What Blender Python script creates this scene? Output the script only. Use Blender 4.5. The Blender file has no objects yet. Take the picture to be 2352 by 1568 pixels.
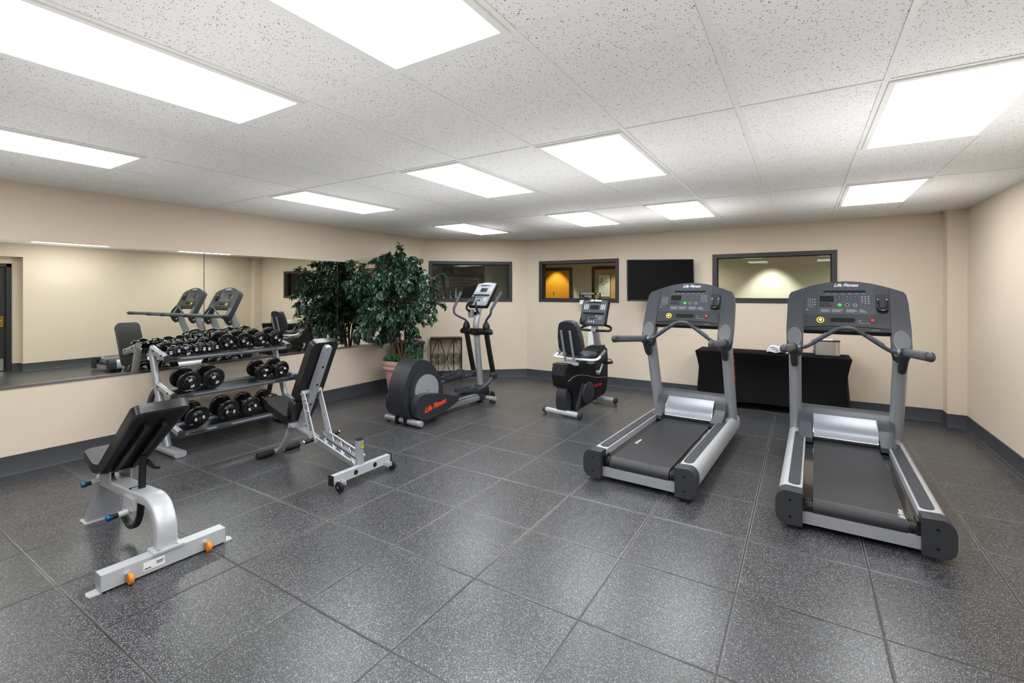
import bpy, bmesh, math, random
from math import sin, cos, pi, radians, sqrt, atan2, hypot
from mathutils import Vector, Matrix
V = Vector
random.seed(7)
scene = bpy.context.scene
COL = scene.collection
# ------------------------------------------------------------------ camera
cam_data = bpy.data.cameras.new('camera')
cam = bpy.data.objects.new('camera', cam_data)
COL.objects.link(cam)
cam.location = (0, 0, 1.556)
cam.rotation_euler = (radians(90), 0, radians(31.8))
cam_data.sensor_width = 36
cam_data.lens = 36 * 1078 / 2352
cam_data.shift_y = -113 / 2352
cam_data.clip_start = 0.05
scene.camera = cam
# ------------------------------------------------------------------ world, exposure
w = bpy.data.worlds.new('world')
scene.world = w
w.use_nodes = True
w.node_tree.nodes['Background'].inputs[0].default_value = (0.8, 0.85, 0.9, 1)
w.node_tree.nodes['Background'].inputs[1].default_value = 0.25
vs = scene.view_settings
vs.view_transform = 'Standard'
vs.look = 'None'
vs.exposure = 0.0
vs.gamma = 1
vs.use_curve_mapping = False
LIGHT_POWER = 16.0
CEIL = 2.516
CEILING_FILL = 35  # power of the unseen spots added to brighten the ceiling
# ------------------------------------------------------------------ materials
def srgb(r, g, b):
    f = lambda c: (c / 255 / 12.92) if c / 255 <= 0.04045 else ((c / 255 + 0.055) / 1.055) ** 2.4
    return (f(r), f(g), f(b), 1)

def nd(nt, typ, **kw):
    n = nt.nodes.new(typ)
    for k, v in kw.items():
        if k.startswith('i_'):
            n.inputs[k[2:].replace('_', ' ')].default_value = v
        else:
            setattr(n, k, v)
    return n

MATS = {}
def mat(name, rgb, rough=0.5, metal=0.0, bump=0.0, bscale=200, vary=0.06, vscale=8, coat=0.0, spec=0.36, emit=None):
    m = bpy.data.materials.new(name)
    m.use_nodes = True
    nt = m.node_tree
    b = nt.nodes['Principled BSDF']
    c = srgb(*rgb)
    tc = nd(nt, 'ShaderNodeTexCoord')
    no = nd(nt, 'ShaderNodeTexNoise', i_Scale=vscale, i_Detail=3.0)
    nt.links.new(tc.outputs['Object'], no.inputs['Vector'])
    mr = nd(nt, 'ShaderNodeMapRange', i_To_Min=1 - vary, i_To_Max=1 + vary)
    nt.links.new(no.outputs['Fac'], mr.inputs['Value'])
    hs = nd(nt, 'ShaderNodeHueSaturation')
    hs.inputs['Color'].default_value = c
    nt.links.new(mr.outputs[0], hs.inputs['Value'])
    nt.links.new(hs.outputs[0], b.inputs['Base Color'])
    b.inputs['Roughness'].default_value = rough
    b.inputs['Metallic'].default_value = metal
    b.inputs['Coat Weight'].default_value = coat
    b.inputs['Specular IOR Level'].default_value = spec
    if emit:
        b.inputs['Emission Color'].default_value = srgb(*rgb)
        b.inputs['Emission Strength'].default_value = emit
    if bump:
        n2 = nd(nt, 'ShaderNodeTexNoise', i_Scale=bscale, i_Detail=2.0)
        nt.links.new(tc.outputs['Object'], n2.inputs['Vector'])
        bp = nd(nt, 'ShaderNodeBump', i_Strength=bump, i_Distance=0.002)
        nt.links.new(n2.outputs['Fac'], bp.inputs['Height'])
        nt.links.new(bp.outputs[0], b.inputs['Normal'])
    MATS[name] = m
    return m

def math_node(nt, op, a, b=None, c=None):
    n = nd(nt, 'ShaderNodeMath', operation=op)
    for i, x in enumerate((a, b, c)):
        if x is None: continue
        if isinstance(x, (int, float)): n.inputs[i].default_value = x
        else: nt.links.new(x, n.inputs[i])
    return n.outputs[0]

def floor_material():
    m = bpy.data.materials.new('speckled_rubber_tiles'); m.use_nodes = True
    nt = m.node_tree; b = nt.nodes['Principled BSDF']
    geo = nd(nt, 'ShaderNodeNewGeometry')
    sep = nd(nt, 'ShaderNodeSeparateXYZ'); nt.links.new(geo.outputs['Position'], sep.inputs[0])
    P = 0.6105
    tx = math_node(nt, 'DIVIDE', math_node(nt, 'ADD', sep.outputs[0], 0.298 + 40 * P), P)
    ty = math_node(nt, 'DIVIDE', math_node(nt, 'ADD', sep.outputs[1], -1.453 + 40 * P), P)
    fx, fy = math_node(nt, 'FRACT', tx), math_node(nt, 'FRACT', ty)
    ex = math_node(nt, 'MINIMUM', fx, math_node(nt, 'SUBTRACT', 1.0, fx))
    ey = math_node(nt, 'MINIMUM', fy, math_node(nt, 'SUBTRACT', 1.0, fy))
    e = math_node(nt, 'MULTIPLY', math_node(nt, 'MINIMUM', ex, ey), P)
    # wobble of the cut edge
    wn = nd(nt, 'ShaderNodeTexNoise', i_Scale=90.0, i_Detail=2.0)
    nt.links.new(geo.outputs['Position'], wn.inputs['Vector'])
    e2 = math_node(nt, 'ADD', e, math_node(nt, 'MULTIPLY', math_node(nt, 'SUBTRACT', wn.outputs['Fac'], 0.5), 0.004))
    cx_ = nd(nt, 'ShaderNodeCombineXYZ')
    nt.links.new(math_node(nt, 'FLOOR', tx), cx_.inputs[0]); nt.links.new(math_node(nt, 'FLOOR', ty), cx_.inputs[1])
    wh = nd(nt, 'ShaderNodeTexWhiteNoise'); nt.links.new(cx_.outputs[0], wh.inputs['Vector'])
    # grain: crumb rubber with pale flecks
    vo = nd(nt, 'ShaderNodeTexVoronoi', i_Scale=330.0)
    nt.links.new(geo.outputs['Position'], vo.inputs['Vector'])
    sp = nd(nt, 'ShaderNodeSeparateColor'); nt.links.new(vo.outputs['Color'], sp.inputs[0])
    rp = nd(nt, 'ShaderNodeValToRGB')
    el = rp.color_ramp.elements
    el[0].position = 0.0; el[0].color = srgb(22, 23, 25)
    el[1].position = 1.0; el[1].color = srgb(146, 149, 155)
    for p, c in ((0.5, (30, 31, 33)), (0.72, (46, 47, 51)), (0.86, (92, 94, 99))):
        n = el.new(p); n.color = srgb(*c)
    nt.links.new(sp.outputs[0], rp.inputs[0])
    nz = nd(nt, 'ShaderNodeTexNoise', i_Scale=2.2, i_Detail=4.0); nt.links.new(geo.outputs['Position'], nz.inputs['Vector'])
    val = math_node(nt, 'ADD', math_node(nt, 'MULTIPLY', wh.outputs['Value'], 0.2), math_node(nt, 'ADD', math_node(nt, 'MULTIPLY', nz.outputs['Fac'], 0.3), 0.74))
    hs = nd(nt, 'ShaderNodeHueSaturation'); nt.links.new(rp.outputs[0], hs.inputs['Color']); nt.links.new(val, hs.inputs['Value'])
    seam = nd(nt, 'ShaderNodeMapRange', i_From_Min=0.0034, i_From_Max=0.0056, clamp=True); nt.links.new(e2, seam.inputs['Value'])
    mx = nd(nt, 'ShaderNodeMix', data_type='RGBA'); mx.inputs[6].default_value = srgb(16, 16, 17)
    nt.links.new(seam.outputs[0], mx.inputs[0]); nt.links.new(hs.outputs[0], mx.inputs[7])
    # scuffed seam edges, with a bevel highlight painted into the pale colour
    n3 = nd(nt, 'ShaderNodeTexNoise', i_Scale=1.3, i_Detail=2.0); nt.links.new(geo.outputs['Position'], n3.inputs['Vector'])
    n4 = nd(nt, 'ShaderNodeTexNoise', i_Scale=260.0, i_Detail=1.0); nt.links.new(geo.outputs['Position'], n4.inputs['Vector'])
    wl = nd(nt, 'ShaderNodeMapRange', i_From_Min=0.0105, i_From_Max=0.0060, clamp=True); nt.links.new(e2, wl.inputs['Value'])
    wmet = math_node(nt, 'ADD', math_node(nt, 'MULTIPLY', n3.outputs['Fac'], 1.6), math_node(nt, 'SUBTRACT', sep.outputs[1], math_node(nt, 'MULTIPLY', sep.outputs[0], .5)))  # painted highlight strengthens with distance and towards the left wall
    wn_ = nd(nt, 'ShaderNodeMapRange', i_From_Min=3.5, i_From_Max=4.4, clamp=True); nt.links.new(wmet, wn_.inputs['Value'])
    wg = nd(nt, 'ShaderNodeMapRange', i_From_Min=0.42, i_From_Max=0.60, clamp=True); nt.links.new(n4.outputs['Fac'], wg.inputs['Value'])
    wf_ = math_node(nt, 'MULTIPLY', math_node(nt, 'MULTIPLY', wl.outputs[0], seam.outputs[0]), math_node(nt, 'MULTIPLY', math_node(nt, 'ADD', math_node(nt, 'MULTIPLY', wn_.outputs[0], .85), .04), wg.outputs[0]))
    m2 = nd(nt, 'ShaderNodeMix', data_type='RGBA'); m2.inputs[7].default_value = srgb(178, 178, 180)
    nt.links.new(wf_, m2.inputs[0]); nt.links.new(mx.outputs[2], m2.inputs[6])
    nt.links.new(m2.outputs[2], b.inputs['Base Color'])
    b.inputs['Roughness'].default_value = 0.33
    b.inputs['Specular IOR Level'].default_value = 0.75
    hgt = nd(nt, 'ShaderNodeMapRange', i_From_Min=0.001, i_From_Max=0.009, clamp=True); nt.links.new(e2, hgt.inputs['Value'])
    h2 = math_node(nt, 'ADD', math_node(nt, 'MULTIPLY', hgt.outputs[0], 1.0), math_node(nt, 'MULTIPLY', sp.outputs[1], 0.12))
    bp = nd(nt, 'ShaderNodeBump', i_Strength=0.4, i_Distance=0.003); nt.links.new(h2, bp.inputs['Height'])
    nt.links.new(bp.outputs[0], b.inputs['Normal'])
    return m

def ceiling_material():
    m = bpy.data.materials.new('fissured_ceiling_tile'); m.use_nodes = True
    nt = m.node_tree; b = nt.nodes['Principled BSDF']
    geo = nd(nt, 'ShaderNodeNewGeometry')
    wrp = nd(nt, 'ShaderNodeTexNoise', i_Scale=60.0); nt.links.new(geo.outputs['Position'], wrp.inputs['Vector'])
    mp = nd(nt, 'ShaderNodeMixRGB' if False else 'ShaderNodeVectorMath', operation='SCALE'); nt.links.new(wrp.outputs['Color'], mp.inputs[0]); mp.inputs['Scale'].default_value = 0.02
    ad = nd(nt, 'ShaderNodeVectorMath', operation='ADD'); nt.links.new(geo.outputs['Position'], ad.inputs[0]); nt.links.new(mp.outputs[0], ad.inputs[1])
    vo = nd(nt, 'ShaderNodeTexVoronoi', i_Scale=130.0, i_Randomness=1.0); nt.links.new(ad.outputs[0], vo.inputs['Vector'])
    sp = nd(nt, 'ShaderNodeSeparateColor'); nt.links.new(vo.outputs['Color'], sp.inputs[0])
    hole = math_node(nt, 'LESS_THAN', vo.outputs['Distance'], math_node(nt, 'MULTIPLY', math_node(nt, 'MAXIMUM', math_node(nt, 'SUBTRACT', sp.outputs[0], 0.22), 0.0), 0.5))
    mx = nd(nt, 'ShaderNodeMix', data_type='RGBA'); mx.inputs[6].default_value = srgb(230, 229, 227); mx.inputs[7].default_value = srgb(126, 123, 119)
    nt.links.new(hole, mx.inputs[0]); nt.links.new(mx.outputs[2], b.inputs['Base Color'])
    b.inputs['Roughness'].default_value = 0.9; b.inputs['Specular IOR Level'].default_value = 0.1
    n2 = nd(nt, 'ShaderNodeTexNoise', i_Scale=160.0, i_Detail=3.0); nt.links.new(geo.outputs['Position'], n2.inputs['Vector'])
    h = math_node(nt, 'SUBTRACT', math_node(nt, 'MULTIPLY', n2.outputs['Fac'], 0.4), hole)
    bp = nd(nt, 'ShaderNodeBump', i_Strength=0.4, i_Distance=0.003); nt.links.new(h, bp.inputs['Height']); nt.links.new(bp.outputs[0], b.inputs['Normal'])
    return m

def emission_mat(name, col, strength):
    m = bpy.data.materials.new(name); m.use_nodes = True
    nt = m.node_tree; nt.nodes.remove(nt.nodes['Principled BSDF'])
    e = nd(nt, 'ShaderNodeEmission'); e.inputs[0].default_value = col; e.inputs[1].default_value = strength
    # fine prismatic grid of the lens
    geo = nd(nt, 'ShaderNodeNewGeometry')
    ch = nd(nt, 'ShaderNodeTexChecker', i_Scale=150.0); nt.links.new(geo.outputs['Position'], ch.inputs[0])
    st = math_node(nt, 'MULTIPLY', math_node(nt, 'ADD', math_node(nt, 'MULTIPLY', ch.outputs['Fac'], 0.06), 0.97), strength)
    nt.links.new(st, e.inputs[1])
    nt.links.new(e.outputs[0], nt.nodes['Material Output'].inputs[0])
    return m

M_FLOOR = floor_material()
M_CEIL = ceiling_material()
M_LENS = emission_mat('lit_prismatic_lens', (0.965, 0.99, 1.0, 1), LIGHT_POWER)
M_TEE = mat('white_ceiling_tee', (226, 225, 222), 0.5, vary=0.02)
M_WALL = mat('beige_orange_peel_paint', (212, 198, 180), 0.75, bump=0.5, bscale=140, vary=0.02, vscale=2, spec=0.3)
M_HALL = mat('hall_paint', (206, 203, 188), 0.8, bump=0.2, bscale=120, vary=0.03, vscale=2)
M_BASE = mat('slate_cove_base', (60, 63, 68), 0.5, vary=0.04, bump=0.1)
M_TRIM = mat('charcoal_window_trim', (52, 50, 52), 0.45, vary=0.05)
M_DOOR = mat('dark_door_paint', (40, 39, 41), 0.5, vary=0.06)
M_BRASS = mat('polished_brass', (190, 160, 80), 0.25, 1.0)
M_STEEL = mat('brushed_steel', (205, 205, 208), 0.22, 1.0, bump=0.05, bscale=300)
M_CHROME = mat('chrome', (225, 225, 228), 0.08, 1.0, vary=0.01)
M_SILVER = mat('silver_powder_paint', (158, 161, 167), 0.35, 0.35, vary=0.03, bump=0.05, bscale=600)
M_LSILV = mat('pale_silver_paint', (182, 185, 190), 0.35, 0.25, vary=0.03)
M_PLAT = mat('platinum_shroud', (136, 140, 149), 0.34, 0.3, vary=0.03)
M_GREY = mat('slate_grey_plastic', (58, 61, 68), 0.38, vary=0.05, bump=0.15, bscale=700)
M_DGREY = mat('graphite_plastic', (42, 45, 50), 0.36, vary=0.05, bump=0.2, bscale=700)
M_CAP = mat('dark_end_cap_plastic', (46, 49, 54), 0.5, vary=0.05, bump=0.2, bscale=700)
M_BLACK = mat('black_plastic', (17, 18, 20), 0.4, vary=0.08)
M_GLOSSBLK = mat('gloss_black', (16, 16, 17), 0.12, vary=0.02, coat=0.4)
M_RUBBER = mat('black_rubber', (24, 24, 26), 0.6, vary=0.08, bump=0.2, bscale=300)
M_HOLE = mat('shadow_black', (4, 4, 4), 0.8, vary=0.0)
M_VINYL = mat('black_vinyl', (19, 19, 21), 0.33, vary=0.06, bump=0.35, bscale=220, coat=0.1)
M_VINYL2 = mat('charcoal_vinyl', (44, 44, 50), 0.4, vary=0.08, bump=0.4, bscale=200)
M_BELT = mat('running_belt', (40, 41, 45), 0.42, vary=0.12, vscale=5, bump=0.25, bscale=500)
M_GRIP = mat('grey_grip_rubber', (82, 86, 93), 0.55, vary=0.04, bump=0.1, bscale=400)
M_OVAL = mat('oval_grey_insert', (92, 97, 102), 0.4, vary=0.03)
M_FACE = mat('console_overlay', (62, 66, 75), 0.4, vary=0.03)
M_FACEL = mat('light_console_overlay', (135, 139, 150), 0.4, vary=0.03)
M_SCREEN = mat('dark_display', (26, 27, 31), 0.2, vary=0.05)
M_WHITE = mat('white_ink', (225, 227, 230), 0.5, vary=0.01)
M_PALEINK = mat('pale_ink', (140, 143, 152), 0.5, vary=0.01)
M_RED = mat('red_ink', (200, 30, 40), 0.4, vary=0.03)
M_ORANGE = mat('orange_ink', (235, 70, 25), 0.4, vary=0.03)
M_YEL = mat('yellow_ring', (235, 215, 40), 0.4, vary=0.03)
M_GREEN = mat('green_button', (60, 200, 80), 0.4, vary=0.03)
M_AMBER = mat('amber_ring', (190, 150, 70), 0.4, vary=0.03)
M_BLUEB = mat('pale_blue_ring', (130, 160, 180), 0.4, vary=0.03)
M_BLUE = mat('anodised_blue', (12, 78, 112), 0.3, 0.6, vary=0.05)
M_WHEEL = mat('orange_urethane', (205, 122, 24), 0.4, vary=0.08)
M_TERRA = mat('pink_terracotta', (186, 146, 142), 0.6, vary=0.1, bump=0.2, bscale=120)
M_BARK = mat('ficus_bark', (98, 76, 58), 0.8, vary=0.3, vscale=20, bump=0.6, bscale=60)
M_LEAF = mat('silk_leaf_green', (30, 60, 44), 0.38, vary=0.45, vscale=9, spec=0.6)
M_LEAF2 = mat('underplant_green', (60, 125, 72), 0.4, vary=0.4, vscale=14)
M_MOSS = mat('dry_moss', (62, 60, 44), 0.9, vary=0.3, vscale=30)
M_IRON = mat('wrought_iron', (34, 30, 29), 0.5, 0.3, vary=0.2, vscale=20)
M_CLOTH = mat('black_spandex', (14, 14, 16), 0.8, spec=.12, vary=0.05, bump=0.1, bscale=400)
M_TOWEL = mat('white_terry', (228, 228, 230), 0.9, vary=0.03, bump=0.6, bscale=250)
M_IRONCAST = mat('gloss_urethane_black', (11, 11, 13), 0.2, vary=0.05, coat=0.3)
M_WPAINT = mat('white_enamel', (225, 226, 228), 0.35, vary=0.02)
M_WARN = mat('warning_yellow', (240, 210, 30), 0.5, vary=0.02)
M_YDOOR = mat('golden_wood_door', (222, 160, 50), 0.5, vary=0.06, vscale=3)
M_TAN = mat('tan_board', (190, 160, 110), 0.6, vary=0.06)
M_PAPER = mat('notice_paper', (222, 226, 224), 0.7, vary=0.02)
M_BLIND = mat('grey_blind', (120, 122, 110), 0.6, vary=0.05)
M_DARKRM = mat('dim_office_paint', (120, 118, 104), 0.8, vary=0.05)
M_PINK = mat('pink_petal', (190, 120, 150), 0.6, vary=0.1)

def mirror_mat():
    m = bpy.data.materials.new('silvered_mirror'); m.use_nodes = True
    b = m.node_tree.nodes['Principled BSDF']
    b.inputs['Base Color'].default_value = (0.83, 0.84, 0.76, 1); b.inputs['Metallic'].default_value = 1; b.inputs['Roughness'].default_value = 0.0
    return m
def glass_mat(tint=(0.9, 0.92, 0.88, 1)):
    m = bpy.data.materials.new('window_glass'); m.use_nodes = True
    nt = m.node_tree; nt.nodes.remove(nt.nodes['Principled BSDF'])
    t = nd(nt, 'ShaderNodeBsdfTransparent'); t.inputs[0].default_value = tint
    g = nd(nt, 'ShaderNodeBsdfGlossy'); g.inputs['Roughness'].default_value = 0.0
    fr = nd(nt, 'ShaderNodeFresnel', i_IOR=1.28)
    mx = nd(nt, 'ShaderNodeMixShader'); nt.links.new(fr.outputs[0], mx.inputs[0]); nt.links.new(t.outputs[0], mx.inputs[1]); nt.links.new(g.outputs[0], mx.inputs[2])
    nt.links.new(mx.outputs[0], nt.nodes['Material Output'].inputs[0])
    return m
M_MIRROR = mirror_mat()
M_GLASS = glass_mat()

# ------------------------------------------------------------------ mesh builder
def catmull(pts, res):
    pts = [V(p) for p in pts]
    if len(pts) < 3 or res <= 1: return pts
    out = []
    P = [pts[0] * 2 - pts[1]] + pts + [pts[-1] * 2 - pts[-2]]
    for i in range(1, len(P) - 2):
        a, b, c, d = P[i - 1], P[i], P[i + 1], P[i + 2]
        for k in range(res):
            t = k / res
            out.append(0.5 * ((2 * b) + (-a + c) * t + (2 * a - 5 * b + 4 * c - d) * t * t + (-a + 3 * b - 3 * c + d) * t ** 3))
    out.append(pts[-1])
    return out

def rrect(w, h, r, n=4):
    """rounded rectangle outline centred on 0"""
    o = []
    for cx, cy, a0 in ((w / 2 - r, h / 2 - r, 0), (-w / 2 + r, h / 2 - r, 90), (-w / 2 + r, -h / 2 + r, 180), (w / 2 - r, -h / 2 + r, 270)):
        for i in range(n + 1):
            a = radians(a0 + 90 * i / n)
            o.append((cx + r * cos(a), cy + r * sin(a)))
    return o
def ellipse(a, b, n=24, cx=0, cy=0):
    return [(cx + a * cos(2 * pi * i / n), cy + b * sin(2 * pi * i / n)) for i in range(n)]

class MB:
    def __init__(self, M=None):
        self.bm = bmesh.new(); self.M = M or Matrix.Identity(4)
    def _v(self, p): return self.bm.verts.new(self.M @ V(p))
    def _bev(self, faces, bev, seg=2, ang=30):
        if bev <= 0: return
        es = set()
        for f in faces:
            for e in f.edges: es.add(e)
        es = [e for e in es if len(e.link_faces) == 2 and e.calc_face_angle(0) > radians(ang)]
        if es: bmesh.ops.bevel(self.bm, geom=es, offset=bev, segments=seg, profile=0.5, affect='EDGES', clamp_overlap=True)
    def box(self, c, s, rot=None, bev=0.0, seg=2):
        R = (rot.to_4x4() if rot is not None else Matrix.Identity(4))
        T = Matrix.Translation(V(c)) @ R
        vs_ = []
        for x in (-.5, .5):
            for y in (-.5, .5):
                for z in (-.5, .5): vs_.append(self._v(T @ V((x * s[0], y * s[1], z * s[2]))))
        fs = [self.bm.faces.new([vs_[i] for i in q]) for q in ((0, 1, 3, 2), (4, 6, 7, 5), (0, 4, 5, 1), (2, 3, 7, 6), (0, 2, 6, 4), (1, 5, 7, 3))]
        self._bev(fs, bev, seg)
        return self
    def span(self, a, b, bev=0.0):
        a, b = V(a), V(b)
        return self.box((a + b) / 2, [abs(x) for x in (b - a)], bev=bev)
    def prism(self, poly, axis, a0, a1, bev=0.0, seg=2, ang=30, T=None):
        """poly in the plane normal to axis: x -> (y,z), y -> (x,z), z -> (x,y)"""
        T = T or Matrix.Identity(4)
        mk = {'x': lambda p, a: (a, p[0], p[1]), 'y': lambda p, a: (p[0], a, p[1]), 'z': lambda p, a: (p[0], p[1], a)}[axis]
        A = [self._v(T @ V(mk(p, a0))) for p in poly]; B = [self._v(T @ V(mk(p, a1))) for p in poly]
        fs = [self.bm.faces.new(A), self.bm.faces.new(B[::-1])]
        n = len(poly)
        for i in range(n): fs.append(self.bm.faces.new((A[i], B[i], B[(i + 1) % n], A[(i + 1) % n])))
        self._bev(fs, bev, seg, ang)
        return self
    def loft(self, rings, cap=True, closed=True):
        R = [[self._v(p) for p in r] for r in rings]
        n = len(R[0])
        for a, b in zip(R, R[1:]):
            for i in range(n if closed else n - 1):
                try: self.bm.faces.new((a[i], a[(i + 1) % n], b[(i + 1) % n], b[i]))
                except ValueError: pass
        if cap:
            self.bm.faces.new(R[0][::-1]); self.bm.faces.new(R[-1])
        return self
    def sweep(self, pts, sec, res=1, up=(0, 0, 1), scale=None, cap=True, closed=False):
        """sweep a 2D section (list of (side, up)) along a path"""
        path = catmull(pts, res)
        n = len(path); rings = []
        upv = V(up)
        prev = None
        for i, p in enumerate(path):
            t = (path[min(i + 1, n - 1)] - path[max(i - 1, 0)])
            if t.length < 1e-9: t = V((0, 0, 1))
            t.normalize()
            if prev is None:
                s = t.cross(upv)
                if s.length < 1e-4: s = t.cross(V((1, 0, 0)))
                s.normalize()
            else:
                s = prev - t * prev.dot(t); s.normalize()
            prev = s
            u = s.cross(t)
            k = scale(i / (n - 1)) if scale else 1
            rings.append([p + s * (a * k) + u * (b * k) for a, b in sec])
        return self.loft(rings, cap=cap)
    def tube(self, pts, r, n=14, res=6, rnd=False, cap=True, up=(0, 0, 1)):
        pts = [V(p) for p in pts]
        sc = None
        if isinstance(r, (list, tuple)):
            rr = list(r); m = len(rr) - 1
            sc = lambda t: (rr[min(int(t * m), m - 1)] * (1 - (t * m - min(int(t * m), m - 1))) + rr[min(int(t * m), m - 1) + 1] * (t * m - min(int(t * m), m - 1)))
            sec = ellipse(1, 1, n)
        else: sec = ellipse(r, r, n)
        self.sweep(pts, sec, res if len(pts) > 2 else 1, up=up, scale=sc, cap=cap)
        if rnd:
            r0 = r if not sc else sc(0); r1 = r if not sc else sc(1)
            self.ball(pts[0], r0); self.ball(pts[-1], r1)
        return self
    def cyl(self, a, b, r, r2=None, n=24, bev=0.0):
        a, b = V(a), V(b); r2 = r if r2 is None else r2
        t = (b - a).normalized(); s = t.cross(V((0, 0, 1)))
        if s.length < 1e-4: s = V((1, 0, 0))
        s.normalize(); u = s.cross(t)
        def ring(p, q): return [p + s * (q * cos(2 * pi * i / n)) + u * (q * sin(2 * pi * i / n)) for i in range(n)]
        if bev > 0: return self.loft([ring(a, r - bev), ring(a + t * bev * .3, r - bev * .3), ring(a + t * bev, r), ring(b - t * bev, r2), ring(b - t * bev * .3, r2 - bev * .3), ring(b, r2 - bev)])
        return self.loft([ring(a, r), ring(b, r2)])
    def ball(self, c, r, n=14, s=(1, 1, 1)):
        r_ = bmesh.ops.create_uvsphere(self.bm, u_segments=n, v_segments=max(6, n // 2 + 2), radius=1.0)
        T = self.M @ Matrix.Translation(V(c)) @ Matrix.Diagonal((r * s[0], r * s[1], r * s[2], 1))
        bmesh.ops.transform(self.bm, matrix=T, verts=r_['verts'])
        return self
    def lathe(self, prof, T=None, n=28):
        """prof: list (radius, height); axis z of T"""
        T = T or Matrix.Identity(4)
        rings = []
        for r, h in prof:
            rings.append([T @ V((max(r, 1e-4) * cos(2 * pi * i / n), max(r, 1e-4) * sin(2 * pi * i / n), h)) for i in range(n)])
        return self.loft(rings)
    def build(self, name, m, parent=None, ang=40, flat=False):
        bmesh.ops.recalc_face_normals(self.bm, faces=self.bm.faces[:])
        me = bpy.data.meshes.new(name)
        self.bm.to_mesh(me); self.bm.free()
        me.materials.append(m)
        if not flat:
            for p in me.polygons: p.use_smooth = True
            me.set_sharp_from_angle(angle=radians(ang))
        o = bpy.data.objects.new(name, me); COL.objects.link(o)
        if parent: o.parent = parent
        return o

def axisT(o, z, x=None):
    """matrix at o with local z axis along z"""
    z = V(z).normalized()
    x = V(x) if x is not None else (V((1, 0, 0)) if abs(z.x) < 0.9 else V((0, 1, 0)))
    x = (x - z * x.dot(z)).normalized(); y = z.cross(x)
    return Matrix(((x.x, y.x, z.x, o[0]), (x.y, y.y, z.y, o[1]), (x.z, y.z, z.z, o[2]), (0, 0, 0, 1)))

def tag(o, label=None, cat=None, group=None, kind=None):
    if label: o['label'] = label
    if cat: o['category'] = cat
    if group: o['group'] = group
    if kind: o['kind'] = kind
    return o
def thing(name, label, cat, loc=(0, 0, 0), rz=0.0, group=None):
    o = bpy.data.objects.new(name, None); COL.objects.link(o)
    o.empty_display_size = 0.1; o.location = loc; o.rotation_euler = (0, 0, rz)
    return tag(o, label, cat, group)
def copy_tree(o, parent=None):
    c = o.copy(); COL.objects.link(c); c.parent = parent
    for ch in KIDS.get(o.name, None) or [x for x in bpy.data.objects if x.parent == o]: copy_tree(ch, c)
    return c
KIDS = {}
def struct(o): o['kind'] = 'structure'; return o

def text(name, body, size, T, m, parent, shear=0.0, ext=0.0006, sx=1.0, bold=0.0, align='CENTER'):
    cu = bpy.data.curves.new(name, 'FONT'); cu.body = body; cu.size = size; cu.shear = shear; cu.extrude = ext; cu.offset = bold
    cu.align_x = align; cu.align_y = 'CENTER'; cu.resolution_u = 3
    tmp = bpy.data.objects.new(name, cu); COL.objects.link(tmp)
    bpy.context.view_layer.update()
    me = bpy.data.meshes.new_from_object(tmp.evaluated_get(bpy.context.evaluated_depsgraph_get()))
    bpy.data.objects.remove(tmp)
    me.transform(T @ Matrix.Diagonal((sx, 1, 1, 1)))
    me.materials.clear(); me.materials.append(m)
    o = bpy.data.objects.new(name, me); COL.objects.link(o)
    if parent: o.parent = parent
    return o

# ------------------------------------------------------------------ setting
XL, XR, YB, YR, YP = -5.735, 1.59, 7.48, -2.9, 7.27
C1, C2 = V((XL, 6.25, 0)), V((-4.31, YB, 0))
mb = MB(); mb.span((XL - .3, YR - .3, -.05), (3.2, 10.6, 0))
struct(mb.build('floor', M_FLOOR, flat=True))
mb = MB(); mb.span((XL - .3, YR - .3, CEIL), (3.2, YB + .14, CEIL + .08))
ceil = struct(mb.build('ceiling', M_CEIL, flat=True))
mb = MB()
for k in range(-9, 5):
    x = 0.32 + 0.61 * k
    if x > XR + .6: continue
    mb.box((x, (YR + YB) / 2, CEIL - .002), (.024, YB - YR, .006))
for k in range(-5, 6):
    y = 1.475 + 1.22 * k
    if YR < y < YB: mb.box(((XL + XR) / 2, y, CEIL - .0018), (XR - XL, .024, .006))
mb.build('ceiling_grid', M_TEE, ceil, flat=True)
mb = MB()   # wall angle moulding
for a, b in (((XL, YR), (XL, C1.y)), ((C1.x, C1.y), (C2.x, C2.y)), ((C2.x, YB), (1.42, YB)), ((1.42, YB), (1.42, YP)), ((1.42, YP), (XR, YP)), ((XR, YP), (XR, 2.78))):
    a, b = V((a[0], a[1], 0)), V((b[0], b[1], 0)); d = b - a
    mb.box((a + b) / 2 + V((0, 0, CEIL - .003)), (d.length, .04, .006), rot=Matrix.Rotation(atan2(d.y, d.x), 3, 'Z'))
mb.build('edge_moulding', M_TEE, ceil, flat=True)

def wall(name, p0, p1, t, openings=(), z1=CEIL + .05, m=None, z0=0.0):
    """wall whose room face runs p0->p1 (room on the right hand side); openings (s0,s1,z0,z1)"""
    p0, p1 = V((*p0, 0)), V((*p1, 0)); d = p1 - p0; L = d.length
    T = Matrix.Translation(p0) @ Matrix.Rotation(atan2(d.y, d.x), 4, 'Z')
    mb = MB(T); s = 0.0
    for a, b, c, e in sorted(openings):
        if a > s: mb.span((s, 0, z0), (a, t, z1))
        if c > z0: mb.span((a, 0, z0), (b, t, c))
        if e < z1: mb.span((a, 0, e), (b, t, z1))
        s = b
    if s < L: mb.span((s, 0, z0), (L, t, z1))
    return struct(mb.build(name, m or M_WALL, flat=True)), T

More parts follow.
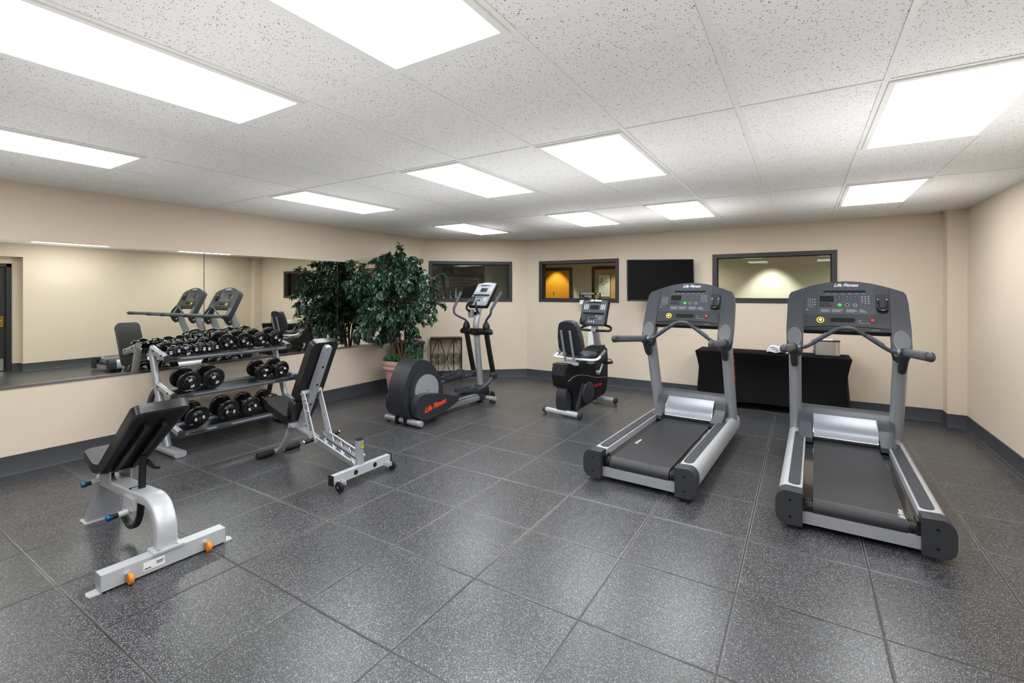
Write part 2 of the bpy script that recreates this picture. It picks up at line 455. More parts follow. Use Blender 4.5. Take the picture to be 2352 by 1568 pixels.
wall('wall_left', (XL, YR), (XL, C1.y), .12)
_, T1 = wall('wall_corner', (C1.x, C1.y), (C2.x, C2.y), .14, [(.106, 1.597, 1.385, 2.114)])
_, T2 = wall('wall_back', (C2.x, YB), (1.42, YB), .14, [(-4.054 - C2.x, -2.575 - C2.x, 1.385, 2.114), (-1.137 - C2.x, .377 - C2.x, 1.405, 2.114)])
mb = MB(); mb.span((1.42, YP, 0), (XR + .12, YB + .14, CEIL + .05)); struct(mb.build('wall_pier', M_WALL, flat=True))
# right wall with the door alcove (seen in the mirror)
wall('wall_right', (XR, YP), (XR, 2.78), .12)
XA = XR + .22
wall('wall_alcove', (XA, 3.0), (XA, 1.2), .12, [(.4, 1.34, 0, 2.06)])
mb = MB(); mb.span((XR + .12, 2.78, 0), (XA + .12, 2.9, CEIL + .05)); mb.span((XR, 1.2, 2.25), (XA, 2.78, CEIL + .05)); mb.span((XR, 1.2, 0), (XA + .12, 1.32, CEIL + .05))
struct(mb.build('wall_alcove_return', M_WALL, flat=True))
wall('wall_right_near', (XR, 1.3), (XR, YR), .12)
wall('wall_rear', (XR, YR), (XL, YR), .12)

def baseboard(name, pts, h=.152, t=.008):
    mb = MB()
    for a, b in zip(pts, pts[1:]):
        a, b = V((*a, 0)), V((*b, 0)); d = b - a; L = d.length
        T = Matrix.Translation(a) @ Matrix.Rotation(atan2(d.y, d.x), 4, 'Z')
        prof = [(0, 0), (-.022, 0), (-.014, .004), (-t, .016), (-t, h - .003), (-t + .003, h), (0, h)]
        # room side is -y in wall frame
        mb.M = T
        mb.prism(prof, 'x', -.004, L + .004)
    return struct(mb.build(name, M_BASE))
baseboard('baseboard_left', [(XL, YR), (XL, C1.y)], h=.165)
baseboard('baseboard_corner', [(C1.x, C1.y), (C2.x, C2.y)])
baseboard('baseboard_back', [(C2.x, YB), (1.42, YB), (1.42, YP), (XR, YP)])
baseboard('baseboard_right', [(XR, YP), (XR, 2.78)])
baseboard('baseboard_alcove', [(XR, 2.78), (XA, 2.78), (XA, 2.67)])

def window(name, T, s0, s1, z0, z1, fw=.055, depth=.14, glassy=.075):
    mb = MB(T)
    p = .012
    for a, b in (((s0 - .004, -p, z0), (s0 + fw, depth, z1)), ((s1 - fw, -p, z0), (s1 + .004, depth, z1)), ((s0 + fw, -p, z0), (s1 - fw, depth, z0 + fw)), ((s0 + fw, -p, z1 - fw), (s1 - fw, depth, z1))):
        mb.span(a, b)
    fr = struct(mb.build(name, M_TRIM))
    mb = MB(T)
    g = fw + .012
    for a, b in (((s0 + fw, glassy - .02, z0 + fw), (s0 + g, glassy + .02, z1 - fw)), ((s1 - g, glassy - .02, z0 + fw), (s1 - fw, glassy + .02, z1 - fw)), ((s0 + fw, glassy - .02, z0 + fw), (s1 - fw, glassy + .02, z0 + g)), ((s0 + fw, glassy - .02, z1 - g), (s1 - fw, glassy + .02, z1 - fw))):
        mb.span(a, b)
    mb.build('glazing_bead', M_DOOR, fr, flat=True)
    mb = MB(T); mb.span((s0 + fw, glassy - .003, z0 + fw), (s1 - fw, glassy + .003, z1 - fw))
    mb.build('window_pane', M_GLASS, fr, flat=True)
    return fr
window('window_1', T1, .106, 1.597, 1.385, 2.114)
window('window_2', T2, -4.054 - C2.x, -2.575 - C2.x, 1.385, 2.114)
window('window_3', T2, -1.137 - C2.x, .377 - C2.x, 1.405, 2.114)

# ---- hall behind the back wall
YH = 9.1
dv = V((-.655, .756, 0))           # outward from the angled wall
mb = MB(); mb.span((-6.4, YH, 0), (3.0, YH + .1, CEIL)); struct(mb.build('wall_hall', M_HALL, flat=True))
mb = MB(); mb.span((2.9, YB + .14, 0), (3.0, YH, CEIL)); struct(mb.build('wall_hall_end', M_HALL, flat=True))
mb = MB()
a = C2 + dv * .14; b = C2 + dv * 2.6
mb.prism([(a.x, a.y), (b.x, b.y), (b.x + .06, b.y + .05), (a.x + .06, a.y + .05)], 'z', 0, CEIL); struct(mb.build('wall_partition', M_HALL, flat=True))
mb = MB(); mb.span((-8.2, YB + .14, CEIL - .1), (3.0, 10.6, CEIL - .02)); struct(mb.build('ceiling_hall', M_HALL, flat=True))
# golden door in hall
def hall_door(name, x0, x1, mat_leaf, fw=.065, top=2.02):
    mb = MB()
    mb.span((x0 - fw, YH - .025, 0), (x0, YH, top + fw), bev=.003); mb.span((x1, YH - .025, 0), (x1 + fw, YH, top + fw), bev=.003); mb.span((x0, YH - .025, top), (x1, YH, top + fw), bev=.003)
    fr = struct(mb.build(name, M_TRIM))
    mb = MB(); mb.span((x0, YH - .02, .01), (x1, YH - .005, top)); leaf = mb.build('door_leaf', mat_leaf, fr, flat=True)
    return fr, leaf
d1, leaf = hall_door('door_1', -5.12, -4.205, M_YDOOR)
mb = MB(); mb.cyl((-4.57, YH - .022, 1.545), (-4.57, YH - .032, 1.545), .012); mb.build('peephole', M_BLACK, d1)
d2, leaf = hall_door('door_2', -3.63, -2.75, M_TAN)
nb = thing('notice_poster', 'white notice sheet in a thin dark frame on the tan door behind the second window', 'poster', (-3.425, YH - .02, 1.69))
mb = MB(); mb.span((-.128, -.012, -.23), (.128, -.002, .23), bev=.002); mb.build('poster_frame', M_BLACK, nb)
mb = MB(); mb.span((-.121, -.0145, -.222), (.121, -.0125, .222)); pp = mb.build('paper', M_PAPER, nb, flat=True)
mb = MB()
mb.span((-.115, -.0155, .075), (-.02, -.015, .085)); mb.span((.03, -.0155, .075), (.1, -.015, .085))
mb.span((-.1, -.0155, .05), (-.045, -.015, .057)); mb.span((.01, -.0155, .05), (.08, -.015, .057))
mb.span((-.06, -.0155, .115), (-.045, -.015, .16)); mb.span((-.03, -.0155, .035), (.0, -.015, .01))
mb.build('printed_lines', M_GREY, nb, flat=True)
mb = MB()
for x in (-.06, -.03, .0, .03, .06): mb.span((x - .0012, -.0155, -.15), (x + .0012, -.015, -.07))
mb.span((-.06, -.0155, -.15), (.06, -.015, -.148)); mb.span((-.06, -.0155, -.072), (.06, -.015, -.07))
for x in (-.05, -.02, .01, .04): mb.span((x, -.0155, -.045), (x + .015, -.015, -.04))
mb.build('printed_grid', M_PALEINK, nb, flat=True)
def spot(name, x, y, power, label, col=(1, .9, .72), size=80, z=CEIL - .12, blend=.35):
    t = thing(name, label, 'ceiling light', (x, y, z))
    mb = MB(); mb.lathe([(.05, .018), (.075, .018), (.078, .0), (.07, -.004), (.052, .004)]); mb.build('trim_ring', M_TEE, t)
    ld = bpy.data.lights.new('spot_beam', 'SPOT'); ld.energy = power; ld.color = col; ld.spot_size = radians(size); ld.spot_blend = blend; ld.shadow_soft_size = .03
    l = bpy.data.objects.new('spot_beam', ld); COL.objects.link(l); l.parent = t; l.location = (0, 0, -.02)
    return t
spot('downlight', -4.50, YH - .30, 75, 'round recessed downlight over the golden hall door', (1, .85, .6), 72)
spot('downlight', -3.12, YH - .45, 45, 'round recessed downlight over the tan hall door with the notice', (1, .9, .7), 84)
spot('downlight', -.46, YH - .36, 130, 'round recessed downlight washing the hall wall behind the widest window', (1, .97, .92), 82, blend=.55)
spot('downlight', 1.3, YH - .7, 110, 'unseen fill lamp added at the far right end of the hall', (1, .96, .88), 150, blend=.9)  # added wide lamp, lifts the ambient light in the hall
spot('downlight', -1.75, YH - .75, 75, 'unseen fill lamp added in the hall behind the wall between the second and third windows', (1, .96, .88), 150, blend=.9)  # second wide lamp added to fill the hall with soft light

# ---- office behind the angled wall (T1 frame: s along, y outward)
mb = MB(T1); mb.span((-1.8, 3.0, 0), (1.95, 3.08, CEIL)); struct(mb.build('wall_office', M_DARKRM, flat=True))
mb = MB(T1); mb.span((-1.8, .14, 0), (-1.72, 3.0, CEIL)); struct(mb.build('wall_office_left', M_DARKRM, flat=True))
mb = MB(T1); mb.span((-1.8, .14, CEIL - .14), (1.85, 3.05, CEIL - .1)); struct(mb.build('ceiling_office', M_DARKRM, flat=True))
mb = MB(T1)   # office window frame with dark panes
for a, b in ((-.55, -.49), (.38, .43), (1.3, 1.36)): mb.span((a, 2.94, .9), (b, 3.0, 1.98))
mb.span((-.55, 2.94, 1.92), (1.36, 3.0, 1.98)); mb.span((-.55, 2.94, .9), (1.36, 3.0, .95))
wf = struct(mb.build('window_4', M_TRIM, flat=True))
mb = MB(T1); mb.span((-.5, 2.97, .95), (1.31, 2.985, 1.93)); mb.build('night_pane', M_GLOSSBLK, wf, flat=True)
for nm, s0, s1, lab in (('window_blind', -.47, .36, 'dim slatted blind on the left office window beyond the corner window'), ('window_blind', .45, 1.28, 'dim slatted blind on the right office window beyond the corner window')):
    mb = MB(T1); z = 1.02
    while z < 1.9:
        mb.box(((s0 + s1) / 2, 2.90, z), (s1 - s0, .028, .003), rot=Matrix.Rotation(radians(38), 3, 'X')); z += .036
    mb.span((s0, 2.88, 1.89), (s1, 2.92, 1.925))
    bl = tag(mb.build('window_blind', M_BLIND, flat=True), lab, 'blind', 'office blinds')
    for s in (s0 + .05, s1 - .05):
        mb = MB(T1); mb.cyl((s, 2.878, 1.0), (s, 2.878, 1.9), .007, n=6); mb.build('ladder_cord', M_WHITE, bl)
mb = MB(T1); mb.span((.34, 1.7, 1.93), (.60, 1.96, CEIL - .14)); struct(mb.build('trim_1', M_TRIM, flat=True))
for s, lab in ((.17, 'leftmost green potted flower on the sill of the corner window'), (.31, 'second green potted flower from the left on the corner window sill'), (.44, 'third green potted flower on the corner window sill, with a pink bloom')):
    o = T1 @ V((s + .05, .108, 1.44))
    t = thing('sill_plant', lab, 'potted plant', o, 0, 'plants on the corner window sill')
    mb = MB(); mb.lathe([(.012, 0), (.016, .0), (.02, .028), (.017, .028), (.014, .02)], n=12); mb.build('glass_pot', M_WPAINT, t)
    mb = MB(); rn = random.Random(int(s * 100))
    for i in range(26):
        a = rn.uniform(0, 6.28); r = rn.uniform(.012, .042); h = rn.uniform(.04, .095)
        mb.tube([(0, 0, .02), (r * .5 * cos(a), r * .3 * sin(a), h * .8), (r * cos(a), r * .4 * sin(a), h)], [.003, .004, .0008], n=5, res=2)
    mb.build('leaves', M_LEAF2, t)
    mb = MB()
    for i in range(3): mb.ball((rn.uniform(-.02, .02), rn.uniform(-.01, .01), .105 + .012 * i), .008, n=8)
    mb.build('blossom', M_PINK, t)
o = T1 @ V((.585, .11, 1.44))
t = thing('bud_vase', 'slim cream bud vase with a tall green sprig on the corner window sill', 'vase', o)
mb = MB(); mb.lathe([(.008, 0), (.011, 0), (.009, .05), (.006, .1), (.01, .135), (.008, .135)], n=12); mb.build('vase_body', M_PAPER, t)
mb = MB()
for i in range(7): mb.tube([(0, 0, .12), (.012 * (i - 3) * .6, 0, .17), (.016 * (i - 3) * .8, 0, .2 + .012 * (i % 4))], [.002, .002, .0007], n=5, res=3)
mb.build('sprig', M_LEAF2, t)
t = thing('office_chair', 'black high-backed office chair in the dim room behind the corner window', 'chair', T1 @ V((.68, .95, 0)), radians(40))
mb = MB(); mb.box((0, .2, 1.28), (.5, .09, .72), bev=.04, seg=3); mb.build('backrest', M_BLACK, t)
mb = MB(); mb.box((0, -.05, .52), (.52, .5, .1), bev=.04, seg=3); mb.build('seat', M_BLACK, t)
mb = MB(); mb.cyl((0, 0, .1), (0, 0, .5), .03)
for i in range(5): mb.tube([(0, 0, .12), (.3 * cos(i * 1.257), .3 * sin(i * 1.257), .06)], .02)
for i in range(5): mb.ball((.3 * cos(i * 1.257), .3 * sin(i * 1.257), .03), .03, n=10)
mb.box((0, .23, .75), (.08, .04, .6)); mb.build('base', M_BLACK, t)
la = bpy.data.lights.new('office_lamp', 'POINT'); la.energy = 9; la.shadow_soft_size = .2; la.color = (1, .93, .8)
lo = thing('office_pendant', 'small round pendant lamp in the dim room behind the corner window', 'lamp', T1 @ V((-.9, 1.6, 2.25)))
mb = MB(); mb.lathe([(.12, 0), (.1, .05), (.03, .09), (.005, .1), (.005, .16)]); mb.build('lamp_shade', M_TEE, lo)
l = bpy.data.objects.new('lamp_bulb', la); COL.objects.link(l); l.parent = lo; l.location = (0, 0, -.04)

# ---- alcove door seen in the mirror
mb = MB()
for a, b in (((XA - .02, 1.6, 0), (XA + .1, 1.67, 2.12)), ((XA - .02, 2.59, 0), (XA + .1, 2.665, 2.12)), ((XA - .02, 1.6, 2.05), (XA + .1, 2.665, 2.12))): mb.span(a, b, bev=.003)
d3 = struct(mb.build('door_3', M_DOOR))
mb = MB(); mb.span((XA + .03, 1.67, .01), (XA + .07, 2.59, 2.05)); mb.build('door_leaf', M_DOOR, d3, flat=True)
mb = MB(); mb.span((XA + .022, 2.48, .88), (XA + .03, 2.56, 1.09), bev=.003); mb.cyl((XA + .02, 2.52, 1.0), (XA - .02, 2.52, 1.0), .011); mb.tube([(XA - .02, 2.52, 1.0), (XA - .028, 2.46, 1.0), (XA - .028, 2.4, 1.0)], .009); mb.build('door_handle', M_BRASS, d3)
mb = MB(); mb.span((XA + .024, 1.72, .03), (XA + .03, 2.56, .26)); mb.build('kick_plate', M_STEEL, d3, flat=True)

# ------------------------------------------------------------------ ceiling lights
def ceiling_light(x, y, label):
    t = thing('ceiling_light', label, 'ceiling light', (x, y, CEIL - .005), 0, 'recessed fluorescent ceiling panels')
    W, L = .586, 1.196
    mb = MB()
    for a, b in (((-W / 2, -L / 2, -.008), (-W / 2 + .028, L / 2, .002)), ((W / 2 - .028, -L / 2, -.008), (W / 2, L / 2, .002)), ((-W / 2 + .028, -L / 2, -.008), (W / 2 - .028, -L / 2 + .028, .002)), ((-W / 2 + .028, L / 2 - .028, -.008), (W / 2 - .028, L / 2, .002))): mb.span(a, b)
    mb.build('frame', M_TEE, t, flat=True)
    mb = MB(); mb.span((-W / 2 + .028, -L / 2 + .028, -.006), (W / 2 - .028, L / 2 - .028, .001)); mb.build('diffuser', M_LENS, t, flat=True)
    ld = bpy.data.lights.new('added_uplight', 'SPOT'); drop = 1.2 if y < 5 else (.8 if x > -4 else .5)  # unseen upward spot added below each panel to light the ceiling
    ld.energy = CEILING_FILL * ((1.6 if y < 5 else .75) if x > 0 else (.8 if y < 2 else 1.0)) * (1 if y < 5 else (.85 if x > -4 else .45)); ld.color = (.98, .99, 1); ld.spot_size = radians(155); ld.spot_blend = 1.0; ld.shadow_soft_size = 0.0
    l = bpy.data.objects.new('added_uplight', ld); COL.objects.link(l); l.parent = t; l.location = (0, 0, -drop); l.rotation_euler = (pi, 0, 0)
    return t
LIGHTS = [(-1.205, .865, 'brightest rectangular light panel, at the top centre edge nearest the camera'),
 (-2.425, .865, 'long light panel at upper left, second from the mirror wall'),
 (-4.255, .865, 'light panel at the far left edge, nearest the mirror wall'),
 (.625, .865, 'light panel overhead to the right of the camera, before the treadmills'),
 (-4.255, 3.305, 'light panel over the dumbbell rack near the mirror wall'),
 (-2.425, 3.305, 'light panel above and before the elliptical trainer'),
 (-1.205, 3.305, 'light panel above the rear of the left treadmill'),
 (.625, 3.305, 'large light panel at upper right above the rear of the right treadmill'),
 (-4.255, 5.745, 'farthest left light panel, above the potted tree'),
 (-2.425, 5.745, 'light panel above the recumbent bike'),
 (-1.205, 5.745, 'light panel above the console of the left treadmill'),
 (.625, 5.745, 'light panel above the console of the right treadmill'),
 (-1.205, -1.575, 'light panel behind the camera, third from the mirror wall'),
 (-3.035, -1.575, 'light panel behind the camera, second from the mirror wall'),
 (.625, -1.575, 'light panel behind the camera beside the right wall')]
for x, y, lab in LIGHTS: ceiling_light(x, y, lab)

# ------------------------------------------------------------------ mirrors
for i, (a, b, lab) in enumerate(((-.87, .895, 'wall mirror panel nearest the camera, left of the first seam, cut off by the frame'), (.9, 2.66, 'wall mirror panel reflecting the alcove door and the blank right wall'), (2.664, 4.44, 'middle wall mirror panel between the two seams behind the dumbbell rack'), (4.444, 6.22, 'farthest wall mirror panel, behind the potted tree'))):
    t = thing('wall_mirror', lab, 'mirror', (XL, (a + b) / 2, .75), 0, 'mirror panels on the left wall')
    h = (b - a) / 2
    mb = MB(); mb.span((.0, -h, .0), (.006, h, 1.25)); mb.build('glass', M_MIRROR, t, flat=True)
    for s in (-1, 1):
        mb = MB(); mb.span((.0, s * h - .002, 0), (.0068, s * h - .002 * (s < 0) * 0 + .0018, 1.25)); mb.build('polished_edge', M_GREY, t, flat=True)
mb = MB(); mb.span((XL, -.87, .735), (XL + .012, 6.22, .751)); mb.span((XL + .008, -.87, .735), (XL + .012, 6.22, .759))
tag(mb.build('mirror_channel', M_STEEL, flat=True), 'thin metal channel along the bottom edge of the wall mirrors', 'trim strip')

# ------------------------------------------------------------------ treadmills
def treadmill(label, loc, rz, worn_text):
    t = thing('treadmill', label, 'treadmill', loc, rz, 'treadmills on the right')
    W = .443
    for s in (-1, 1):
        prof = [(s * .300, .055), (s * .300, .236), (s * .385, .240)] + [(s * (.385 + .058 * sin(a)), .240 - .075 + .075 * cos(a)) for a in [radians(q) for q in (15, 30, 45, 60, 75, 90)]] + [(s * .443, .12)] + [(s * (.385 + .058 * cos(a)), .12 - .06 * sin(a)) for a in [radians(q) for q in (30, 60, 90)]]
        mb = MB(); mb.prism(prof, 'y', .105, 2.0, bev=.004, ang=35); mb.build('side_rail', M_LSILV, t)
        # front nose of rail
        p2 = [(s * .296, .032)] + [(s * .296, .248), (s * .388, .252)] + [(s * (.388 + .062 * sin(a)), .252 - .08 + .08 * cos(a)) for a in [radians(q) for q in (15, 30, 45, 60, 75, 90)]] + [(s * .45, .10)] + [(s * (.388 + .062 * cos(a)), .10 - .07 * sin(a)) for a in [radians(q) for q in (30, 60, 90)]]
        mb = MB(); mb.prism(p2, 'y', 0, .112, bev=.008, ang=35); cap = mb.build('end_cap', M_CAP, t)
        mb = MB()
        for z in (.085, .195): mb.cyl((s * .365, -.0012, z), (s * .365, .004, z), .0085, n=14)
        mb.build('bolt_hole', M_HOLE, cap)
        # ribbed tread pad
        pl = [(s * .348 + x, y) for x, y in [(q[0], .90 + q[1]) for q in rrect(.072, 1.44, .034, 6)]]
        mb = MB(); mb.prism(pl, 'z', .234, .2445, bev=.003)
        for i in range(3):
            for k in range(33):
                mb.ball((s * .348 + (i - 1) * .021, .235 + k * .0415 + (i % 2) * .02, .2445), .0062, n=8, s=(1, 1, .55))
        mb.build('tread_pad', M_GREY, t)
    # deck and belt
    mb = MB(); mb.span((-.300, .10, .10), (.300, 1.80, .186)); mb.build('deck', M_GLOSSBLK, t)
    mb = MB()
    prof = [(1.75, .198), (.115, .198)] + [(.095 - .058 * sin(a) + .01, .140 + .058 * cos(a)) for a in [radians(q) for q in range(0, 181, 15)]] + [(.2, .082), (.2, .088), (1.75, .188)]
    mb.prism(prof, 'x', -.238, .238); belt = mb.build('running_belt', M_BELT, t, ang=30)
    mb = MB(); mb.cyl((-.292, .105, .140), (.292, .105, .140), .04, n=24)
    for s in (-1, 1):
        for k in (.252, .262, .272): mb.cyl((s * k, .105, .14), (s * (k + .005), .105, .14), .05, n=20)
    mb.build('rear_roller', M_BLACK, t)
    for s in (-1, 1):
        mb = MB(); mb.span((s * .279, .05, .07), (s * .296, .16, .205), bev=.006); mb.cyl((s * .27, .06, .12), (s * .282, .06, .12), .006, n=10); mb.cyl((s * .27, .06, .17), (s * .282, .06, .17), .006, n=10); mb.build('roller_bracket', M_GLOSSBLK, t)
    mb = MB(); mb.span((-.298, .045, .042), (.298, .075, .118), bev=.003); mb.build('rear_crossmember', M_SILVER, t)
    if worn_text == 'rear': T = axisT((.19, .1, .1985), (0, 0, 1), (0, 1, 0)) 
    T = axisT((.215, .13, .1985), (0, 0, 1), (0, 1, 0)) if worn_text == 'rear' else axisT((-.19, .60, .1985), (0, 0, 1), (0, 1, 0))
    text('belt_lettering', 'Life Fitness', .042, T, M_WHITE, belt, shear=.3, ext=.0003, sx=.75)
    for s in (-1, 1):
        mb = MB(); mb.cyl((s * .3, .25, 0), (s * .3, .25, .06), .022); mb.build('foot', M_RUBBER, t)
        mb = MB(); mb.cyl((s * .26, 1.9, .045), (s * .30, 1.9, .045), .045); mb.build('front_wheel', M_RUBBER, t)
    # motor hood
    side = [(1.60, .235), (1.62, .262), (1.72, .38), (1.80, .445), (1.88, .462), (1.98, .44), (2.06, .36), (2.08, .2), (2.07, .08), (1.62, .08)]
    mb = MB(); mb.prism(side, 'x', -.355, .355, bev=.016, seg=3, ang=20); hood = mb.build('motor_hood', M_GREY, t, ang=50)
    for s in (-1, 1):
        sp = [(1.47, .195), (1.47, .235), (1.49, .248), (1.60, .272), (1.72, .36), (1.80, .42), (1.80, .195)]
        mb = MB(); mb.prism(sp, 'x', s * .245, s * .352, bev=.008, seg=2, ang=30); mb.build('hood_shoulder', M_GREY, hood, ang=50)
    # curved silver panel
    mb = MB(); R = []
    for i in range(9):
        q = i / 8
        y = 1.565 + .235 * q ** 1.5 ; z = .232 + .195 * q ** .8
        n = V((0, -.75, .6))
        R.append([(-.238, y, z), (.238, y, z), (.238, y + .03, z - .03), (-.238, y + .03, z - .03)])
    mb.loft(R); mb.build('hood_panel', M_PLAT, hood, ang=60)
    mb = MB()
    P_ = [(r[0], r[1]) for r in R]
    mb.tube([R[0][0], R[4][0], R[8][0]], .004, n=8); mb.tube([R[0][1], R[4][1], R[8][1]], .004, n=8); mb.tube([R[8][0], R[8][1]], .004, n=8); mb.tube([R[0][0], R[0][1]], .004, n=8)
    mb.build('panel_rim', M_STEEL, hood)
    # uprights leaning back to the user
    for s in (-1, 1):
        mb = MB()
        sec = rrect(.10, .135, .045, 5)
        mb.sweep([(s * .385, 1.87, .20), (s * .385, 1.77, .48), (s * .385, 1.565, 1.04), (s * .385, 1.53, 1.14)], sec, res=5, up=(0, 1, 0)); up = mb.build('upright', M_SILVER, t, ang=50)
        mb = MB(); mb.sweep([(s * .342, 1.852, .21), (s * .342, 1.825, .30), (s * .345, 1.80, .37)], rrect(.03, .13, .012, 3), res=2, up=(0, 1, 0)); mb.build('upright_collar', M_PLAT, up)
        text('side_lettering', 'Life Fitness', .075, axisT((s * .4365, 1.70, .78), (s, 0, 0), V((0, .33, -.94)) * (1 if s < 0 else 1)), M_RED, up, shear=.3, ext=.0008, sx=.85)
    # console: slab in a tilted plane
    ux = V((1, 0, 0)); uu = V((0, .45, .893)).normalized(); un = V((0, -uu.z, uu.y))
    O = V((0, 1.44, 1.05))
    T = Matrix(((1, uu.x, un.x, O.x), (0, uu.y, un.y, O.y), (0, uu.z, un.z, O.z), (0, 0, 0, 1)))
    def arc(x): return .676 - .125 * (abs(x) / .43) ** 2
    for s in (-1, 1):   # side wings running down into the shrouds
        o = [(s * .318, .02), (s * .325, -.03), (s * .36, -.06), (s * .40, -.06), (s * .435, -.03), (s * .448, .03), (s * .452, .2), (s * .446, .45), (s * .436, .53), (s * .418, arc(.42) + .006), (s * .37, arc(.37)), (s * .318, arc(.318))]
        mb = MB(T); mb.prism(o, 'z', -.085, .012, bev=.012, seg=3, ang=25); wg = mb.build('console_wing', M_GREY, t, ang=50)
        mb = MB(T); mb.prism([(s * .385 + a, .105 + b) for a, b in ellipse(.051, .086, 28)], 'z', .008, .017, bev=.004); mb.build('oval_insert', M_OVAL, wg)
        mb = MB(T); mb.loft([[V((s * .385 + a * k, .105 + b * k, z)) for a, b in ellipse(.053, .089, 32)] for k, z in ((1.0, .010), (1.03, .0175), (.985, .0178), (.97, .010))]); mb.build('insert_rim', M_PLAT, wg)
    xs = [-.316 + .632 * i / 16 for i in range(17)]
    o = [(-.316, .20)] + [(.316, .20)] + [(x, arc(x)) for x in reversed(xs)]
    mb = MB(T); mb.prism(o, 'z', -.09, .008, bev=.01, seg=2, ang=25); con = mb.build('console_body', M_GREY, t, ang=50)
    o = [(-.30, .335), (.215, .335)] + [(x, arc(x) - .012) for x in [.215 - .43 * i / 12 for i in range(13)]] + [(-.215, arc(.215) - .012), (-.30, arc(.30) - .012)]
    o = [(-.205, .338), (.222, .338)] + [(x, arc(x) - .013) for x in [.222 - .427 * i / 12 for i in range(13)]]
    mb = MB(T); mb.prism(o, 'z', .008, .0105); face = mb.build('centre_overlay', M_FACE, con)
    mb = MB(T); mb.prism([(x - .257, y + .44) for x, y in rrect(.078, .16, .008)], 'z', .008, .0105); mb.build('keypad_overlay', M_FACE, con)
    # accessory tray
    o = [(-.312, .205), (-.15, .218), (0, .222), (.15, .218), (.312, .205), (.312, .325), (.15, .336), (0, .338), (-.15, .336), (-.312, .325)]
    mb = MB(T); mb.prism(o, 'z', .004, .020, bev=.006, ang=25); tray = mb.build('accessory_tray', M_DGREY, con, ang=50)
    mb = MB(T); mb.span((-.316, .175, -.07), (.316, .208, .014), bev=.01); mb.build('lower_lip', M_BLACK, con)
    def disc(nm, x, y, r, z, m, par, h=.003):
        mb = MB(T); mb.prism([(x + a, y + b) for a, b in ellipse(r, r, 24)], 'z', z, z + h); return mb.build(nm, m, par)
    disc('stop_ring', -.185, .275, .030, .02, M_YEL, tray); disc('stop_gap', -.185, .275, .021, .0215, M_BLACK, tray); disc('stop_button', -.185, .275, .013, .023, M_WHITE, tray, .004)
    disc('key_ring', .195, .282, .022, .02, M_RUBBER, tray); disc('key_socket', .195, .282, .015, .0215, M_RED, tray)
    mb = MB(T); mb.prism([(x - .02, y + .278) for x, y in rrect(.185, .042, .0205, 6)], 'z', .0195, .0212); mb.build('tray_slot', M_HOLE, tray)
    disc('heart_mark', .105, .272, .009, .0205, M_PALEINK, tray, .0008); disc('heart_core', .105, .272, .006, .0212, M_DGREY, tray, .0008)
    mb = MB(T); mb.span((.09, .249, .0205), (.175, .252, .0212)); mb.build('mark_line', M_PALEINK, tray)
    text('lip_lettering', 'FLEXDECK', .014, T @ Matrix.Translation((.21, .192, .0142)), M_PALEINK, con, sx=.9)
    text('logo_lettering', 'Life Fitness', .044, T @ Matrix.Translation((.01, arc(0) - .043, .0108)), M_WHITE, face, shear=.45, ext=.0006, sx=.92, bold=.0007)
    mb = MB(T); mb.span((-.16, .557, .0103), (.155, .580, .0112)); mb.build('message_display', M_SCREEN, face)
    mb = MB(T); mb.span((-.19, .462, .0103), (-.082, .523, .0112)); mb.build('window_display', M_SCREEN, face)
    mb = MB(T)
    for x in (-.125, -.072, -.012, .04, .092, .14): mb.span((x - .013, .545, .0103), (x + .013, .549, .0109))
    for k, x in enumerate((-.182, -.095, .008, .105)):
        for j in range(4): mb.span((x, .385 - j * .008, .0103), (x + .085 - .008 * ((j * 3 + k) % 4) - (.03 if k == 3 else 0), .389 - j * .008, .0107))
    mb.build('caption_print', M_PALEINK, face)
    def pads(nm, pts, r, m, par, z=.0103, h=.0022):
        mb = MB(T)
        for x, y in pts: mb.prism([(x + a, y + b) for a, b in ellipse(r, r, 12)], 'z', z, z + h)
        return mb.build(nm, m, par)
    rock = [(x, y) for x in (-.038, .018, .076) for y in (.492, .517)]
    for x, y in rock: disc('rocker_button', x, y, .0095, .0103, M_BLACK, face, .0022)
    for x, y in rock: disc('rocker_dot', x, y, .0032, .0126, M_WHITE, face, .0005)
    for x, m, c in ((-.038, M_GREEN, M_GREEN), (.018, M_AMBER, M_BLACK), (.076, M_BLUEB, M_FACE)):
        disc('mode_ring', x, .432, .0155, .0103, m, face, .0015); disc('mode_button', x, .432, .010, .0119, c, face, .002)
    for i in range(3):
        for j in range(4): disc('number_key', .128 + i * .023, .518 - j * .022, .0062, .0103, M_PALEINK if j < 3 else (M_RED, M_PALEINK, M_GREEN)[i], face, .0016)
    for i in range(5):
        for j in range(2):
            if i == 4 and j == 0: continue
            mb = MB(T); mb.prism([(-.183 + i * .0205 + x, .443 - j * .021 + y) for x, y in rrect(.0155, .014, .004)], 'z', .0103, .0122); mb.build('workout_key', M_BLACK, face)
    for i in range(3):
        for j in range(5): disc('entertainment_key', -.278 + i * .017, .49 - j * .019, .0046, .0106, M_PALEINK, con, .0012)
    for j in range(3): disc('volume_key', -.226, .485 - j * .026, .0055, .0106, M_BLUEB, con, .0012)
    disc('power_mark', -.287, .383, .0065, .0106, M_PINK, con, .0012)
    # phone dock
    mb = MB(T); mb.span((.228, .40, .008), (.308, .535, .02), bev=.005); dock = mb.build('phone_dock', M_DGREY, con)
    mb = MB(T); mb.tube([(.237, .47, .03), (.237, .40, .045), (.25, .372, .045), (.268, .366, .045), (.286, .372, .045), (.299, .40, .045), (.299, .47, .03)], .009, n=10)
    mb.span((.232, .366, .012), (.304, .40, .038), bev=.008); mb.build('dock_cradle', M_GLOSSBLK, dock)
